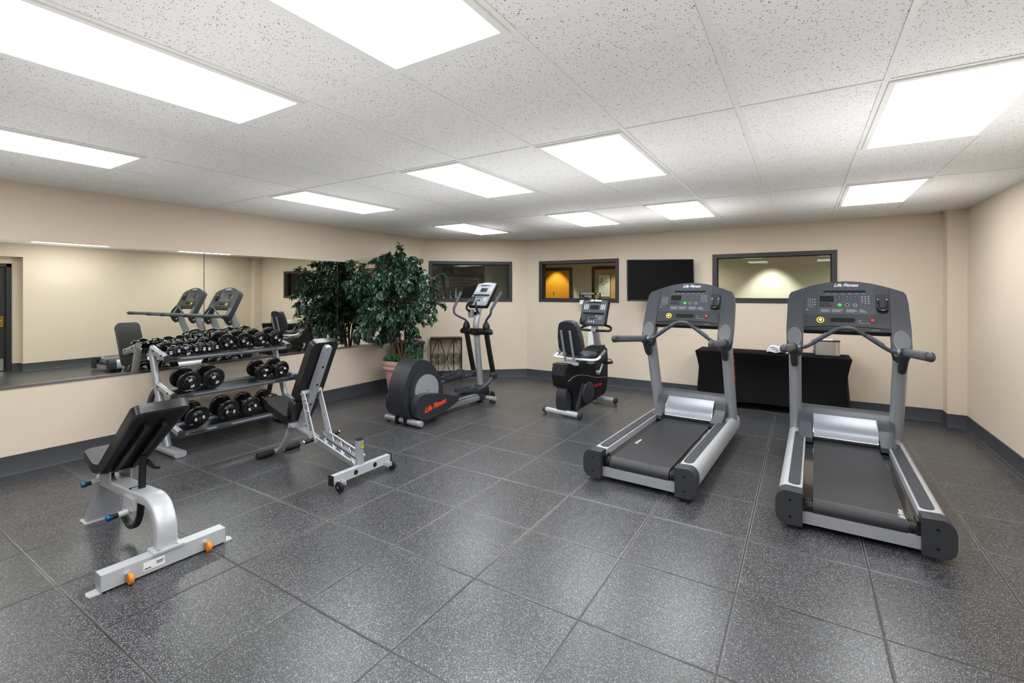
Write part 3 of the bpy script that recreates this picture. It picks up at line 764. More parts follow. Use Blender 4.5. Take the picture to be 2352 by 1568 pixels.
    mb = MB(T); mb.ball((.237, .475, .034), .006); mb.ball((.299, .475, .034), .006); mb.build('dock_pin', M_CHROME, dock)
    # handrails
    for s in (-1, 1):
        br = [(s * .385, 1.545, .93), (s * .385, 1.49, .90), (s * .387, 1.44, .96), (s * .39, 1.41, 1.03), (s * .395, 1.36, 1.055)]
        mb = MB(); mb.sweep(br, rrect(.068, .075, .03, 4), res=5, up=(0, 0, 1), scale=lambda q: .75 + .35 * q)
        mb.sweep([(s * .388, 1.53, 1.02), (s * .393, 1.42, 1.06), (s * .395, 1.34, 1.062)], rrect(.066, .07, .03, 4), res=4)
        mb.build('handrail_bracket', M_DGREY, t, ang=60)
        mb = MB(); mb.sweep([(s * .395, 1.36, 1.063), (s * .41, 1.1, 1.082), (s * .43, .66, 1.115)], rrect(.05, .066, .024, 5), res=4); hr = mb.build('handrail', M_GRIP, t, ang=60)
        mb = MB(); mb.sweep([(s * .4295, .68, 1.1135), (s * .4305, .625, 1.117)], rrect(.053, .069, .026, 5)); mb.ball((s * .4305, .625, 1.117), .0345, s=(.77, 1.1, 1), n=16); mb.build('rail_tip', M_GLOSSBLK if False else M_GREY, hr, ang=60)
    bar = [(-.392, 1.36, 1.066), (-.34, 1.352, 1.066), (-.28, 1.35, 1.082), (-.13, 1.35, 1.192), (-.055, 1.35, 1.24), (0, 1.35, 1.248), (.055, 1.35, 1.24), (.13, 1.35, 1.192), (.28, 1.35, 1.082), (.34, 1.352, 1.066), (.392, 1.36, 1.066)]
    mb = MB(); mb.tube(bar, .0165, n=14, res=6); hb = mb.build('pulse_bar', M_GREY, t, ang=60)
    for s in (-1, 1):
        mb = MB(); mb.tube([(s * .25, 1.35, 1.113 - .014 + .014), (s * .2, 1.345, 1.15), (s * .14, 1.345, 1.193)], .0172, n=14, res=4); mb.build('pulse_plate', M_PLAT if False else M_GRIP, hb, ang=60)
        mb = MB(); mb.cyl((s * .355, 1.354, 1.066), (s * .335, 1.352, 1.0665), .019); mb.build('bar_collar', M_PLAT, hb)
    return t
treadmill('silver and graphite treadmill on the left of the pair, its belt lettering worn mid-belt', (-1.112, 3.63, 0), radians(-2.6), 'mid')
treadmill('silver and graphite treadmill on the right of the pair, nearest the right wall', (.293, 3.575, 0), radians(-1.0), 'rear')

# ------------------------------------------------------------------ elliptical trainer
t = thing('elliptical_trainer', 'graphite elliptical trainer with red lettering and a grey side disc, before the potted tree', 'elliptical trainer', (-3.985, 4.0, 0), radians(-2.9))
EL = t
mb = MB()
out = [(.04, .055), (-.05, .13), (-.095, .24), (-.105, .36), (-.085, .49), (-.03, .62), (.045, .715), (.12, .752), (.20, .752), (.30, .715), (.39, .645), (.47, .53), (.52, .41), (.535, .30), (.52, .18), (.47, .085), (.38, .055)]
cp = catmull([(a, b, 0) for a, b in out], 4); out2 = [(p.x, p.y) for p in cp]
mb.prism(out2, 'x', -.135, .135, bev=.035, seg=4, ang=60); shroud = mb.build('flywheel_shroud', M_DGREY, t, ang=70)
mb = MB()
for s in (-1, 1):
    mb.prism([(.225 + a, .385 + b) for a, b in ellipse(.255, .29, 40)], 'x', s * .125, s * .148, bev=.012)
mb.build('side_cheek', M_DGREY, shroud, ang=60)
for s in (-1, 1):
    mb = MB(); mb.prism([(.235 + a, .385 + b) for a, b in ellipse(.19, .19, 44)], 'x', s * .148, s * .168, bev=.006); dsk = mb.build('crank_disc', M_LSILV if False else M_SILVER, t)
    mb = MB(); mb.cyl((s * .167, .235, .385), (s * .170, .235, .385), .008, n=12); mb.build('disc_bolt', M_BLACK, dsk)
mb = MB()
for k in range(4):
    mb.tube([(-.06 + .05, .03 - .04 + k * .0, .64), (0, 0, 0)], .001, n=4) if False else None
    for s in (-1, 1):
        z = .70 - k * .024; y = .045 - k * .014
        mb.tube([(s * .03, y - .016, z - .012), (s * .075, y + .004, z + .008), (s * .108, y + .03, z + .005)], .0055, n=6, res=4)
mb.build('vent_slots', M_HOLE, shroud)
mb = MB(); mb.ball((.136, .20, .655), .010, s=(.3, 1, 1), n=10); mb.ball((.136, .205, .63), .009, s=(.3, 1, 1), n=10); mb.build('red_indicator', M_RED, shroud)
mb = MB()
pod = [(-.02, .16), (-.035, .22), (-.025, .30), (.02, .355), (.10, .372), (.25, .358), (.42, .322), (.58, .276), (.67, .245), (.69, .215), (.67, .185), (.56, .145), (.40, .105), (.25, .078), (.10, .075), (.02, .105)]
cp = catmull([(a, b, 0) for a, b in pod] + [(pod[0][0], pod[0][1], 0)], 4); pod2 = [(p.x, p.y) for p in cp][:-1]
for s in (-1, 1):
    mb = MB(); mb.prism(pod2, 'x', s * .165, s * .262, bev=.028, seg=4, ang=60); pd = mb.build('link_cover', M_DGREY, t, ang=70)
    mb = MB()
    for y, z in ((.03, .30), (.32, .322), (.30, .12)): mb.cyl((s * .260, y, z), (s * .2635, y, z), .007, n=12)
    mb.build('cover_screw', M_HOLE, pd)
    if s > 0: text('side_lettering', 'Life Fitness', .085, axisT((.2630, .27, .212), (1, 0, 0), V((0, 1, .17))), M_ORANGE, pd, shear=.4, ext=.001, sx=.95, bold=.0025)
    else: text('side_lettering', 'Life Fitness', .085, axisT((-.2630, .27, .212), (-1, 0, 0), V((0, -1, -.17))), M_ORANGE, pd, shear=.4, ext=.001, sx=.95, bold=.0025)
mb = MB(); mb.cyl((-.30, .01, .055), (.30, .01, .055), .034, bev=.006); rf = mb.build('rear_stabiliser', M_SILVER, t)
mb = MB()
for s in (-1, 1): mb.cyl((s * .26, .01, 0), (s * .26, .01, .025), .012)
mb.build('levelling_foot', M_BLACK, rf)
mb = MB()
for s in (-1, 1): mb.span((s * .07 - .02, -.04, .01), (s * .07 + .02, .06, .1), bev=.01)
mb.build('rear_bracket', M_BLACK, t)
mb = MB(); mb.prism(rrect(.11, .075, .02, 3), 'y', .5, 1.46, T=Matrix.Translation((0, 0, .068))); mb.build('main_rail', M_SILVER, t)
mb = MB(); mb.prism(rrect(.075, .02, .006, 3), 'y', .55, 1.42, T=Matrix.Translation((0, 0, .112))); mb.build('rail_track', M_PLAT, t)
mb = MB(); mb.cyl((-.25, 1.5, .055), (.25, 1.5, .055), .032, bev=.006); ff = mb.build('front_stabiliser', M_SILVER, t)
mb = MB()
for s in (-1, 1): mb.cyl((s * .22, 1.5, 0), (s * .22, 1.5, .025), .012)
mb.build('levelling_foot', M_BLACK, ff)
mb = MB(); mb.prism([(1.38, .03), (1.36, .16), (1.42, .24), (1.50, .25), (1.56, .18), (1.57, .04)], 'x', -.075, .075, bev=.02, seg=3); mb.build('front_casting', M_DGREY, t, ang=60)
for s in (-1, 1):
    mb = MB(); mb.cyl((s * .09, 1.57, .07), (s * .125, 1.57, .07), .07, n=28, bev=.008); mb.build('transport_wheel', M_RUBBER, t)
mb = MB(); mb.sweep([(0, 1.47, .15), (0, 1.42, .55), (0, 1.37, .98), (0, 1.355, 1.10), (0, 1.40, 1.24), (0, 1.47, 1.38), (0, 1.50, 1.44)], rrect(.082, .075, .03, 5), res=6, up=(0, 1, 0), scale=lambda q: 1.0 if q < .55 else 1.0 - .35 * (q - .55) / .45); mb.build('console_mast', M_SILVER, t, ang=60)
mb = MB(); mb.tube([(-.255, 1.36, 1.0), (-.21, 1.36, 1.012), (0, 1.36, 1.0), (.21, 1.36, 1.012), (.255, 1.36, 1.0)], [.035, .047, .042, .047, .035], rnd=True, res=5); mb.span((-.055, 1.31, .955), (.055, 1.41, 1.05), bev=.015); mb.build('pivot_housing', M_BLACK, t, ang=60)
for s in (-1, 1):
    x = s * .178
    mb = MB(); mb.lathe([(.012, .135), (.024, .12), (.042, .09), (.052, .05), (.05, .02), (.04, 0)][::-1], T=Matrix.Translation((x, 1.36, 1.02))); mb.build('rubber_boot', M_BLACK, t, ang=60)
    mb = MB(); mb.tube([(x, 1.36, 1.12), (s * .19, 1.345, 1.165), (s * .27, 1.29, 1.215), (s * .325, 1.265, 1.26), (s * .338, 1.27, 1.33)], .0155, res=6, n=14); ua = mb.build('swing_arm', M_GREY, t, ang=60)
    mb = MB(); gx = .322 if s < 0 else .40; mb.tube([(s * .338, 1.27, 1.325), (s * (.338 + gx) / 2, 1.33, 1.43), (s * gx, 1.40, 1.545)], .0205, n=16); mb.cyl((s * gx, 1.40, 1.545), (s * gx, 1.406, 1.555), .023, n=16, bev=.003); mb.build('hand_grip', M_GRIP, ua, ang=50)
    mb = MB(); mb.sweep([(x, 1.365, .99), (x, 1.44, .70), (x, 1.52, .42)], rrect(.062, .07, .024, 4), up=(0, 1, 0), res=3); mb.build('lower_arm', M_BLACK, t, ang=60)
    mb = MB(); mb.ball((x, 1.525, .385), .058, s=(.8, 1, 1.1)); mb.cyl((x - .04, 1.53, .37), (x + .04, 1.53, .37), .045); mb.build('arm_joint', M_DGREY, t, ang=60)
    zf = .24 if s > 0 else .37
    pyc = .93 if s > 0 else 1.08
    mb = MB(); mb.tube([(x, 1.52, .37), (x, 1.36, .27 if s > 0 else .35), (x, pyc + .2, zf - .01), (x, pyc - .2, zf - .02), (x, .45, .30 if s < 0 else .22)], .026, res=5, n=14); mb.build('pedal_link', M_GREY, t, ang=60)
    mb = MB()
    n = 28; base = []; 
    ol = rrect(.145, .40, .06, 6)
    Tp = Matrix.Translation((s * .182, pyc, zf + .03)) @ Matrix.Rotation(radians(-7 if s > 0 else 4), 4, 'X')
    mb.M = Tp
    def rise(y): return .03 + .045 * max(0, (y + .02) / .2) ** 1.2 if True else 0
    outer = [[(a * .9, b * .96, -.02) for a, b in ol], [(a, b, 0) for a, b in ol], [(a, b, .022 + .03 * max(0, -b * s * 0 + b) / .2) for a, b in ol], [(a * .92, b * .97, .022 + .03 * max(0, b) / .2) for a, b in ol], [(a * .88, b * .94, .004) for a, b in ol]]
    mb.loft(outer); pdl = mb.build('foot_pedal', M_GREY, t, ang=50)
    mb = MB(Tp)
    for i in range(5): mb.span((-.045 + i * .02, -.14, .004), (-.037 + i * .02, .13, .0075))
    mb.build('tread_rib', M_BLACK, pdl)
# cup holder and fixed handle
mb = MB(); mb.lathe([(.030, 0), (.040, .006), (.044, .10), (.0445, .118), (.040, .118), (.038, .10), (.034, .012)], T=Matrix.Translation((-.075, 1.34, 1.20))); cup = mb.build('bottle_holder', M_PLAT, t)
mb = MB(); mb.box((-.025, 1.38, 1.255), (.07, .05, .05), bev=.012); mb.build('holder_bracket', M_BLACK, cup)
for s in (-1, 1):
    mb = MB(); mb.tube([(0, 1.42, 1.255), (s * .055, 1.34, 1.27), (s * .085, 1.26, 1.32), (s * .075, 1.26, 1.39), (s * .045, 1.30, 1.43)], .0145, res=6, rnd=True); mb.build('fixed_handle', M_BLACK, t, ang=60)
# console
def small_console(t, O, tilt, W, H, face_m, body_m, label_logo=True, dock=-1):
    uu = V((0, sin(tilt), cos(tilt))); un = V((0, -cos(tilt), sin(tilt)))
    T = Matrix(((1, uu.x, un.x, O[0]), (0, uu.y, un.y, O[1]), (0, uu.z, un.z, O[2]), (0, 0, 0, 1)))
    def outl(k, e=0):
        w2, h2 = W / 2 * k, H / 2 * k
        pts = [(-w2 * .86, -h2 + .0), (w2 * .86, -h2)] + [(w2 * (.86 + .14 * sin(a)), -h2 + .02 - .02 * cos(a)) for a in (.5, 1.0, 1.57)]
        pts += [(w2, h2 * .4), (w2, h2 * .80), (w2 * .95, h2 * .92)] + [(w2 * x, h2 * (1.0 - .10 * x * x)) for x in (.8, .6, .4, .2, 0, -.2, -.4, -.6, -.8)] + [(-w2 * .95, h2 * .92), (-w2, h2 * .80), (-w2, h2 * .4)] + [(-w2 * (.86 + .14 * sin(a)), -h2 + .02 - .02 * cos(a)) for a in (1.57, 1.0, .5)]
        return pts
    mb = MB(T); mb.prism(outl(1.0), 'z', -.05, .0, bev=.01, seg=3, ang=25); con = mb.build('console_body', body_m, t, ang=50)
    mb = MB(T); mb.prism(outl(.94), 'z', .0, .003, bev=0); face = mb.build('console_overlay', face_m, con, ang=50)
    mb = MB(T); mb.span((-W * .27, H * .335, .003), (W * .24, H * .385, .0042)); mb.build('message_display', M_SCREEN, face)
    mb = MB(T); mb.span((-W * .17, H * .09, .003), (W * .17, H * .25, .0042)); mb.build('window_display', M_SCREEN, face)
    mb = MB(T); mb.tube([(-W * .40, -H * .055, .012), (0, -H * .06, .016), (W * .40, -H * .055, .012)], .009, n=10); mb.build('reading_ledge', M_BLACK, con)
    for sx_ in (-1, 1):
        for i in range(3):
            for j in range(4):
                mb = MB(T); mb.prism([(sx_ * W * .325 + (i - 1) * W * .065 + a, H * .26 - j * H * .05 + b) for a, b in ellipse(W * .018, W * .018, 8)], 'z', .003, .005); mb.build('number_key', M_WHITE, face)
    for i in range(4):
        mb = MB(T); mb.span((-W * .2 + i * W * .075, -H * .17, .003), (-W * .15 + i * W * .075, -H * .145, .0045)); mb.build('workout_key', M_BLACK, face)
    mb = MB(T); mb.prism([(W * .14 + a, -H * .158 + b) for a, b in ellipse(W * .03, W * .03, 14)], 'z', .003, .006); mb.build('start_key', M_GREEN, face)
    mb = MB(T); mb.span((-W * .1, -H * .29, .003), (W * .05, -H * .24, .0045)); mb.build('tuner_display', M_SCREEN, face)
    mb = MB(T)
    for j in range(7): mb.span((W * .2, -H * .15 - j * H * .022, .003), (W * (.38 - .03 * (j % 3)), -H * .158 - j * H * .022, .0036))
    for x in (-.1, 0, .1): mb.span((x * W * 1.6 - W * .03, H * .40, .003), (x * W * 1.6 + W * .03, H * .405, .0036))
    mb.build('caption_print', M_PALEINK if face_m is not M_FACEL else M_WHITE, face)
    mb = MB(T)
    for i in range(3): mb.prism([(-W * .12 + i * W * .09 + a, -H * .38 + b) for a, b in ellipse(W * .02, W * .02, 10)], 'z', .003, .0045)
    mb.build('tuner_keys', M_WHITE, face)
    text('logo_lettering', 'Life Fitness', W * .105, T @ Matrix.Translation((0, H * .44, .0033)), M_WHITE, face, shear=.4, ext=.0004, sx=.95, bold=.0006)
    mb = MB(T); mb.span((-W * .46, -H * .46, .0), (-W * .26, -H * .13, .02), bev=.008); dk = mb.build('phone_dock', M_DGREY, con)
    mb = MB(T); mb.tube([(-W * .45, -H * .25, .02), (-W * .44, -H * .40, .035), (-W * .36, -H * .45, .035), (-W * .28, -H * .40, .035), (-W * .27, -H * .25, .02)], .007, n=8); mb.ball((-W * .36, -H * .36, .03), .008); mb.build('dock_cradle', M_BLACK, dk)
    return T, con
small_console(EL, (0.0, 1.50, 1.53), radians(38), .345, .43, M_FACEL, M_BLACK)

# ------------------------------------------------------------------ recumbent bike
t = thing('recumbent_bike', 'black recumbent exercise bike with a silver console post, before the second window', 'exercise bike', (-2.57, 5.34, 0), radians(-7.5))
BK = t
for y, w_ in ((0, .28), (1.0, .25)):
    mb = MB(); mb.cyl((-w_ + .04, y, .05), (w_ - .04, y, .05), .034); st = mb.build('stabiliser', M_LSILV, t)
    mb = MB()
    for s in (-1, 1): mb.cyl((s * (w_ - .045), y, .05), (s * w_, y, .05), .037, bev=.006); mb.cyl((s * (w_ - .03), y, .0), (s * (w_ - .03), y, .03), .011)
    mb.build('stabiliser_cap', M_CAP, st)
body = [(-.04, .38), (-.075, .50), (-.07, .60), (-.03, .655), (.04, .665), (.10, .63), (.30, .56), (.52, .58), (.64, .68), (.71, .775), (.80, .80), (.93, .80), (.99, .76), (1.01, .60), (1.0, .35), (.97, .20), (.90, .145), (.72, .12), (.50, .09), (.28, .06), (.16, .05), (.10, .10), (.10, .24), (.06, .33)]
mb = MB(); mb.prism(body, 'x', -.105, .105, bev=.022, seg=3, ang=12); bd = mb.build('body_shell', M_BLACK, t, ang=60)
mb = MB(); mb.prism([(-.01, .055), (.20, .055), (.22, .20), (.16, .34), (.02, .38), (-.03, .30), (-.035, .16)], 'x', -.07, .07, bev=.02, seg=3, ang=20); mb.build('rear_shell', M_DGREY, t, ang=60)
mb = MB(); mb.span((-.088, -.082, .52), (.088, -.03, .665), bev=.02)
k = mb.build('tail_cap', M_DGREY, bd, ang=60)
mb = MB()
for s in (-1, 1): mb.cyl((s * .035, -.0835, .605), (s * .035, -.078, .605), .01, n=12)
mb.build('tail_socket', M_HOLE, k)
for s in (-1, 1):
    mb = MB(); mb.cyl((s * .10, .44, .235), (s * .135, .44, .235), .15, n=36, bev=.02); fc = mb.build('flywheel_cover', M_DGREY, bd, ang=60)
    mb = MB(); mb.prism([(.14, .07), (.21, .07), (.36, .36), (.33, .38), (.29, .36)], 'x', s * .104, s * .112, bev=.003); mb.build('side_inlay', M_GREY, bd)
    mb = MB(); mb.tube([(s * .108, -.03, .455), (s * .110, .15, .50), (s * .110, .40, .47), (s * .110, .65, .41), (s * .110, .97, .37)], .004, n=6, res=4); mb.build('shell_seam', M_PLAT, bd)
text('side_lettering', 'Life Fitness', .05, axisT((.1075, .72, .30), (1, 0, 0), (0, 1, 0)), M_RED, bd, shear=.35, ext=.001, sx=.9, bold=.0015)
# seat
mb = MB(); mb.sweep([(0, .13, .60), (0, .52, .66)], rrect(.06, .05, .01, 2)); mb.build('seat_track', M_STEEL, t)
mb = MB()
mb.loft([[(x * k, .42 + y * k2, z) for x, y in rrect(.40, .34, .10, 6)] for k, k2, z in ((.9, .9, .70), (1, 1, .715), (1, 1, .745), (.93, .92, .765), (.6, .6, .772))]); mb.build('seat', M_GREY, t, ang=60)
mb = MB()
tilt = radians(14)
Tb = Matrix.Translation((0.0, .165, .98)) @ Matrix.Rotation(radians(14), 4, 'X')
ol = [(-.15, -.19), (-.10, -.212), (.10, -.212), (.15, -.19), (.172, -.15), (.165, 0), (.14, .12), (.115, .185), (.08, .205), (0, .212), (-.08, .205), (-.115, .185), (-.14, .12), (-.165, 0), (-.172, -.15)]
mb.M = Tb; mb.prism(ol, 'y', -.02, .035, bev=.014, seg=3, ang=15); bk = mb.build('seat_back', M_DGREY, t, ang=60)
mb = MB(Tb); mb.prism([(a * .97, b * .97) for a, b in ol], 'y', .03, .075, bev=.02, seg=3, ang=15); mb.build('back_cushion', M_GREY, bk, ang=60)
for s in (-1, 1):
    mb = MB(); mb.sweep([(s * .065, .07 + .0, 1.07), (s * .065, .165, .72), (s * .065, .20, .64), (s * .065, .26, .62)], rrect(.03, .014, .003, 2), res=4, up=(0, 1, 0)); mb.build('back_support', M_SILVER, t)
    mb = MB(); mb.tube([(0, .27, .695), (s * .20, .26, .695), (s * .295, .27, .70), (s * .32, .33, .71), (s * .32, .40, .735)], .0165, res=6, n=12); sh = mb.build('side_handle', M_WPAINT, t, ang=60)
    mb = MB(); mb.tube([(s * .32, .385, .728), (s * .32, .44, .752), (s * .32, .52, .792)], .022, n=14); mb.build('side_grip', M_GRIP, sh, ang=50)
    mb = MB(); mb.cyl((s * .10, .70, .47), (s * .135, .70, .47), .028); py_, pz_ = (.79, .60) if s > 0 else (.61, .34); mb.tube([(s * .14, .70, .47), (s * .15, py_, pz_)], .013); cr = mb.build('crank_arm', M_LSILV, t)
    mb = MB(); mb.box((s * .215, py_, pz_ + .005), (.11, .10, .028), bev=.008); mb.build('pedal', M_BLACK, cr)
    mb = MB(); mb.tube([(s * .165, py_ + .05, pz_ + .01), (s * .17, py_, pz_ + .05), (s * .26, py_, pz_ + .05), (s * .265, py_ + .03, pz_ + .01)], .006, n=6); mb.build('pedal_strap', M_RUBBER, cr)
mb = MB(); mb.span((-.12, .17, .625), (.12, .31, .66), bev=.008); mb.build('seat_carriage', M_LSILV, t)
mb = MB(); mb.prism([(.075, .545), (.30, .55), (.31, .66), (.08, .665)], 'y', .20, .30, bev=.01); tr = mb.build('seat_tray', M_BLACK, t)
mb = MB(); mb.lathe([(.036, 0), (.042, .09), (.05, .092), (.05, .10), (.04, .10), (.036, .02)], T=Matrix.Translation((.255, .27, .57))); mb.build('cup_ring', M_PLAT, tr)
mb = MB(); mb.sweep([(0, .93, .78), (0, .84, 1.03), (0, .80, 1.16)], rrect(.085, .07, .02, 3), up=(0, 1, 0), res=3); mb.build('console_post', M_SILVER, t)
mb = MB(); mb.box((0, .90, .80), (.15, .17, .03), bev=.01); mb.build('post_base', M_DGREY, t)
for s in (-1, 1):
    mb = MB(); mb.tube([(0, .80, 1.025), (s * .16, .79, 1.03), (s * .235, .82, 1.035), (s * .20, .90, 1.075), (s * .09, .92, 1.10)], .0165, res=6, n=12); mb.build('front_handle', M_BLACK, t, ang=60)
mb = MB(); mb.box((0, .805, 1.04), (.075, .06, .05), bev=.006); mb.build('handle_clamp', M_LSILV, t)
small_console(BK, (0, .80, 1.285), radians(20), .40, .375, M_FACEL if False else M_FACE, M_BLACK)

# ------------------------------------------------------------------ adjustable bench near the camera
t = thing('adjustable_bench', 'silver adjustable weight bench with orange wheels and blue knobs, nearest the camera', 'weight bench', (-3.10, 1.24, 0), radians(88))
mb = MB(); mb.box((0, 0, .052), (.60, .078, .086), bev=.004); bar = mb.build('rear_crossbar', M_LSILV, t)
mb = MB()
for s in (-1, 1): mb.prism([(s * .295, -.036), (s * .345, -.03), (s * .352, 0), (s * .345, .03), (s * .295, .036)], 'z', 0, .006)
mb.build('floor_flange', M_LSILV, bar)
mb = MB()
for s in (-1, 1): mb.span((s * .302 - .0015, -.039, .004), (s * .302 + .0015, .039, .096))
mb.build('crossbar_end', M_SILVER, bar, flat=True)
for s in (-1, 1):
    mb = MB(); mb.box((s * .19, -.048, .045), (.03, .02, .03), bev=.003); wb = mb.build('wheel_bracket', M_STEEL, t)
    mb = MB(); mb.cyl((s * .19 - .0 - .006, -.062, .032), (s * .19 + .018, -.062, .032), .030, bev=.008, n=24); mb.build('castor_wheel', M_WHEEL, wb)
mb = MB(); mb.span((-.12, -.0402, .03), (-.02, -.0392, .075)); st = mb.build('maker_sticker', M_WPAINT, bar, flat=True)
mb = MB(); mb.span((-.115, -.0408, .036), (-.085, -.0403, .042)); mb.span((-.06, -.0408, .055), (-.025, -.0403, .060)); mb.span((-.06, -.0408, .046), (-.03, -.0403, .051)); mb.build('sticker_print', M_GREY, st, flat=True)
mb = MB(); mb.box((0, 0, .101), (.15, .10, .012), bev=.003); bp_ = mb.build('neck_plate', M_LSILV, t)
for s in (-1, 1):
    mb = MB(); mb.cyl((s * .045, -.03, .105), (s * .045, -.03, .113), .011, n=6); mb.build('plate_bolt', M_STEEL, bp_)
neck = [(0, .005, .10), (0, .005, .18), (0, .02, .245), (0, .075, .31), (0, .16, .335), (0, .25, .33), (0, .60, .305), (0, .99, .28)]
mb = MB(); mb.sweep(neck, rrect(.105, .066, .016, 3), res=6, up=(0, -1, 0)); mb.build('curved_spine', M_LSILV, t, ang=50)
mb = MB(); mb.loft([[(x * k, y0 + y, z) for x, y in rrect(.10, .085, .008, 2)] for k, y0, z in ((1.0, .93, .30), (1.1, .97, .22), (2.0, 1.03, .006))]); leg = mb.build('front_leg', M_SILVER, t, ang=40)
mb = MB(); mb.box((0, 1.03, .004), (.23, .11, .008), bev=.002); mb.build('foot_plate', M_LSILV, leg)
for s in (-1, 1):
    mb = MB(); mb.box((s * .058, .36, .285), (.022, .14, .07), bev=.005); mb.build('pin_housing', M_LSILV, t)
mb = MB(); mb.cyl((-.05, .36, .235), (-.115, .36, .231), .018); pn = mb.build('pull_pin', M_LSILV, t)
mb = MB(); mb.cyl((-.115, .36, .231), (-.14, .36, .2295), .015); mb.build('pin_collar', M_BLACK, pn)
mb = MB(); mb.cyl((-.14, .36, .2295), (-.172, .36, .228), .018, n=16, bev=.004); mb.build('blue_knob', M_BLUE, pn)
mb = MB(); mb.cyl((-.03, .90, .30), (-.10, .90, .297), .017); pn = mb.build('pull_pin', M_LSILV, t)
mb = MB(); mb.cyl((-.10, .90, .297), (-.118, .90, .296), .014); mb.build('pin_collar', M_BLACK, pn)
mb = MB(); mb.cyl((-.118, .90, .296), (-.15, .90, .295), .018, n=16, bev=.004); mb.build('blue_knob', M_BLUE, pn)
mb = MB(); mb.sweep([(0, .33, .56), (0, .345, .44), (0, .355, .32), (0, .38, .19), (0, .45, .10), (0, .55, .075), (0, .65, .11)], rrect(.035, .028, .006, 2), res=6, up=(0, 1, 0)); qa = mb.build('ladder_quadrant', M_BLACK, t, ang=50)
mb = MB(); mb.span((-.045, .30, .341), (.045, .42, .352)); mb.build('slot_guard', M_HOLE, t, flat=True)
mb = MB()
for z, y in ((.55, .70), (.40, .75)): pass
mb.span((-.06, .70, .31), (-.05, .90, .40)); mb.span((.05, .70, .31), (.06, .90, .40)); mb.cyl((-.10, .74, .39), (.10, .74, .39), .014); mb.cyl((-.085, .86, .38), (.085, .86, .38), .016); mb.build('hinge_block', M_SILVER, t)
mb = MB(); mb.sweep([(0, .80, .41), (0, .86, .36), (0, .90, .30), (0, .84, .24)], rrect(.035, .03, .006, 2), res=5, up=(0, 1, 0)); mb.build('seat_quadrant', M_BLACK, t, ang=50)
# pads
a, b = V((0, .70, .385)), V((0, .012, .878)); d = (b - a); L = d.length; dn = d.normalized()
nrm = V((0, -dn.z, dn.y)); nrm = nrm if nrm.z > 0 and nrm.y > 0 else -nrm
nrm = V((0, abs(dn.z), abs(dn.y)))
T = Matrix(((1, dn.x, nrm.x, a.x), (0, dn.y, nrm.y, a.y), (0, dn.z, nrm.z, a.z), (0, 0, 0, 1)))
def pad(mb, W0, W1, L, th, r=.04, n=7):
    ol = [(-W0 / 2 + r, 0), (W0 / 2 - r, 0), (W0 / 2 - r * .3, r * .3), (W0 / 2, r), (W1 / 2, L - r), (W1 / 2 - r * .3, L - r * .3), (W1 / 2 - r, L), (-W1 / 2 + r, L), (-W1 / 2 + r * .3, L - r * .3), (-W1 / 2, L - r), (-W0 / 2, r), (-W0 / 2 + r * .3, r * .3)]
    mb.prism(ol, 'z', .008, th, bev=min(.022, th * .4), seg=4, ang=50)
mb = MB(T); pad(mb, .235, .285, L, .062); bp = mb.build('backrest_pad', M_VINYL, t, ang=60)
mb = MB(T); pad(mb, .205, .255, L - .03, .014); 
mb.build('backing_board', M_BLACK, bp, ang=50)
mb = MB(T)
for s in (-1, 1): mb.span((s * .045 - .012, .06, -.02), (s * .045 + .012, L * .8, .012), bev=.003)
mb.build('pad_rail', M_BLACK, bp)
T = axisT((0, .76, .385), (0, -.12, 1), (1, 0, 0))
mb = MB(T); mb.prism([(-.10, 0), (.10, 0), (.12, .04), (.10, .29), (.065, .32), (-.065, .32), (-.10, .29), (-.12, .04)], 'z', 0, .06, bev=.022, seg=4, ang=20); mb.build('seat_pad', M_VINYL2, t, ang=60)
mb = MB(); mb.sweep([(.02, .33, .52), (.05, .335, .475), (.085, .335, .462)], rrect(.035, .022, .006, 2), res=3); mb.build('release_lever', M_BLACK, t, ang=50)

# ------------------------------------------------------------------ multi bench beside the rack
t = thing('incline_bench', 'silver incline bench with high black backrest and yellow warning stickers, beside the dumbbell rack', 'weight bench', (-3.13, 2.67, 0), radians(90))
mb = MB(); mb.box((0, 0, .085), (.60, .045, .07), bev=.01, seg=3); bar = mb.build('rear_crossbar', M_LSILV, t)
mb = MB()
for s in (-1, 1):
    mb = MB(); mb.box((s * .302, 0, .085), (.012, .052, .078), bev=.006); mb.build('end_plug', M_BLACK, bar)
for x in (-.08, .12):
    mb = MB(); mb.cyl((x, -.021, .085), (x, -.0245, .085), .02, n=20); mb.build('face_plug', M_BLACK, bar)
for s in (-1, 1):
    mb = MB(); mb.box((s * .255, -.045, .06), (.014, .07, .03), bev=.004); mb.box((s * .225, -.045, .06), (.008, .07, .03), bev=.003); wb = mb.build('wheel_fork', M_LSILV, t)
    mb = MB(); mb.cyl((s * .262, -.065, .042), (s * .287, -.065, .042), .041, bev=.005, n=26); wh = mb.build('transport_wheel', M_RUBBER, wb)
    mb = MB(); mb.cyl((s * .24, -.065, .042), (s * .292, -.065, .042), .009); mb.build('wheel_axle', M_STEEL, wb)
mb = MB(); mb.cyl((0, .03, .09), (0, .03, .325), .034, n=24); po = mb.build('handle_post', M_SILVER, t)
mb = MB(); mb.cyl((0, .03, .323), (0, .03, .329), .035, n=24); mb.build('post_cap', M_BLACK, po)
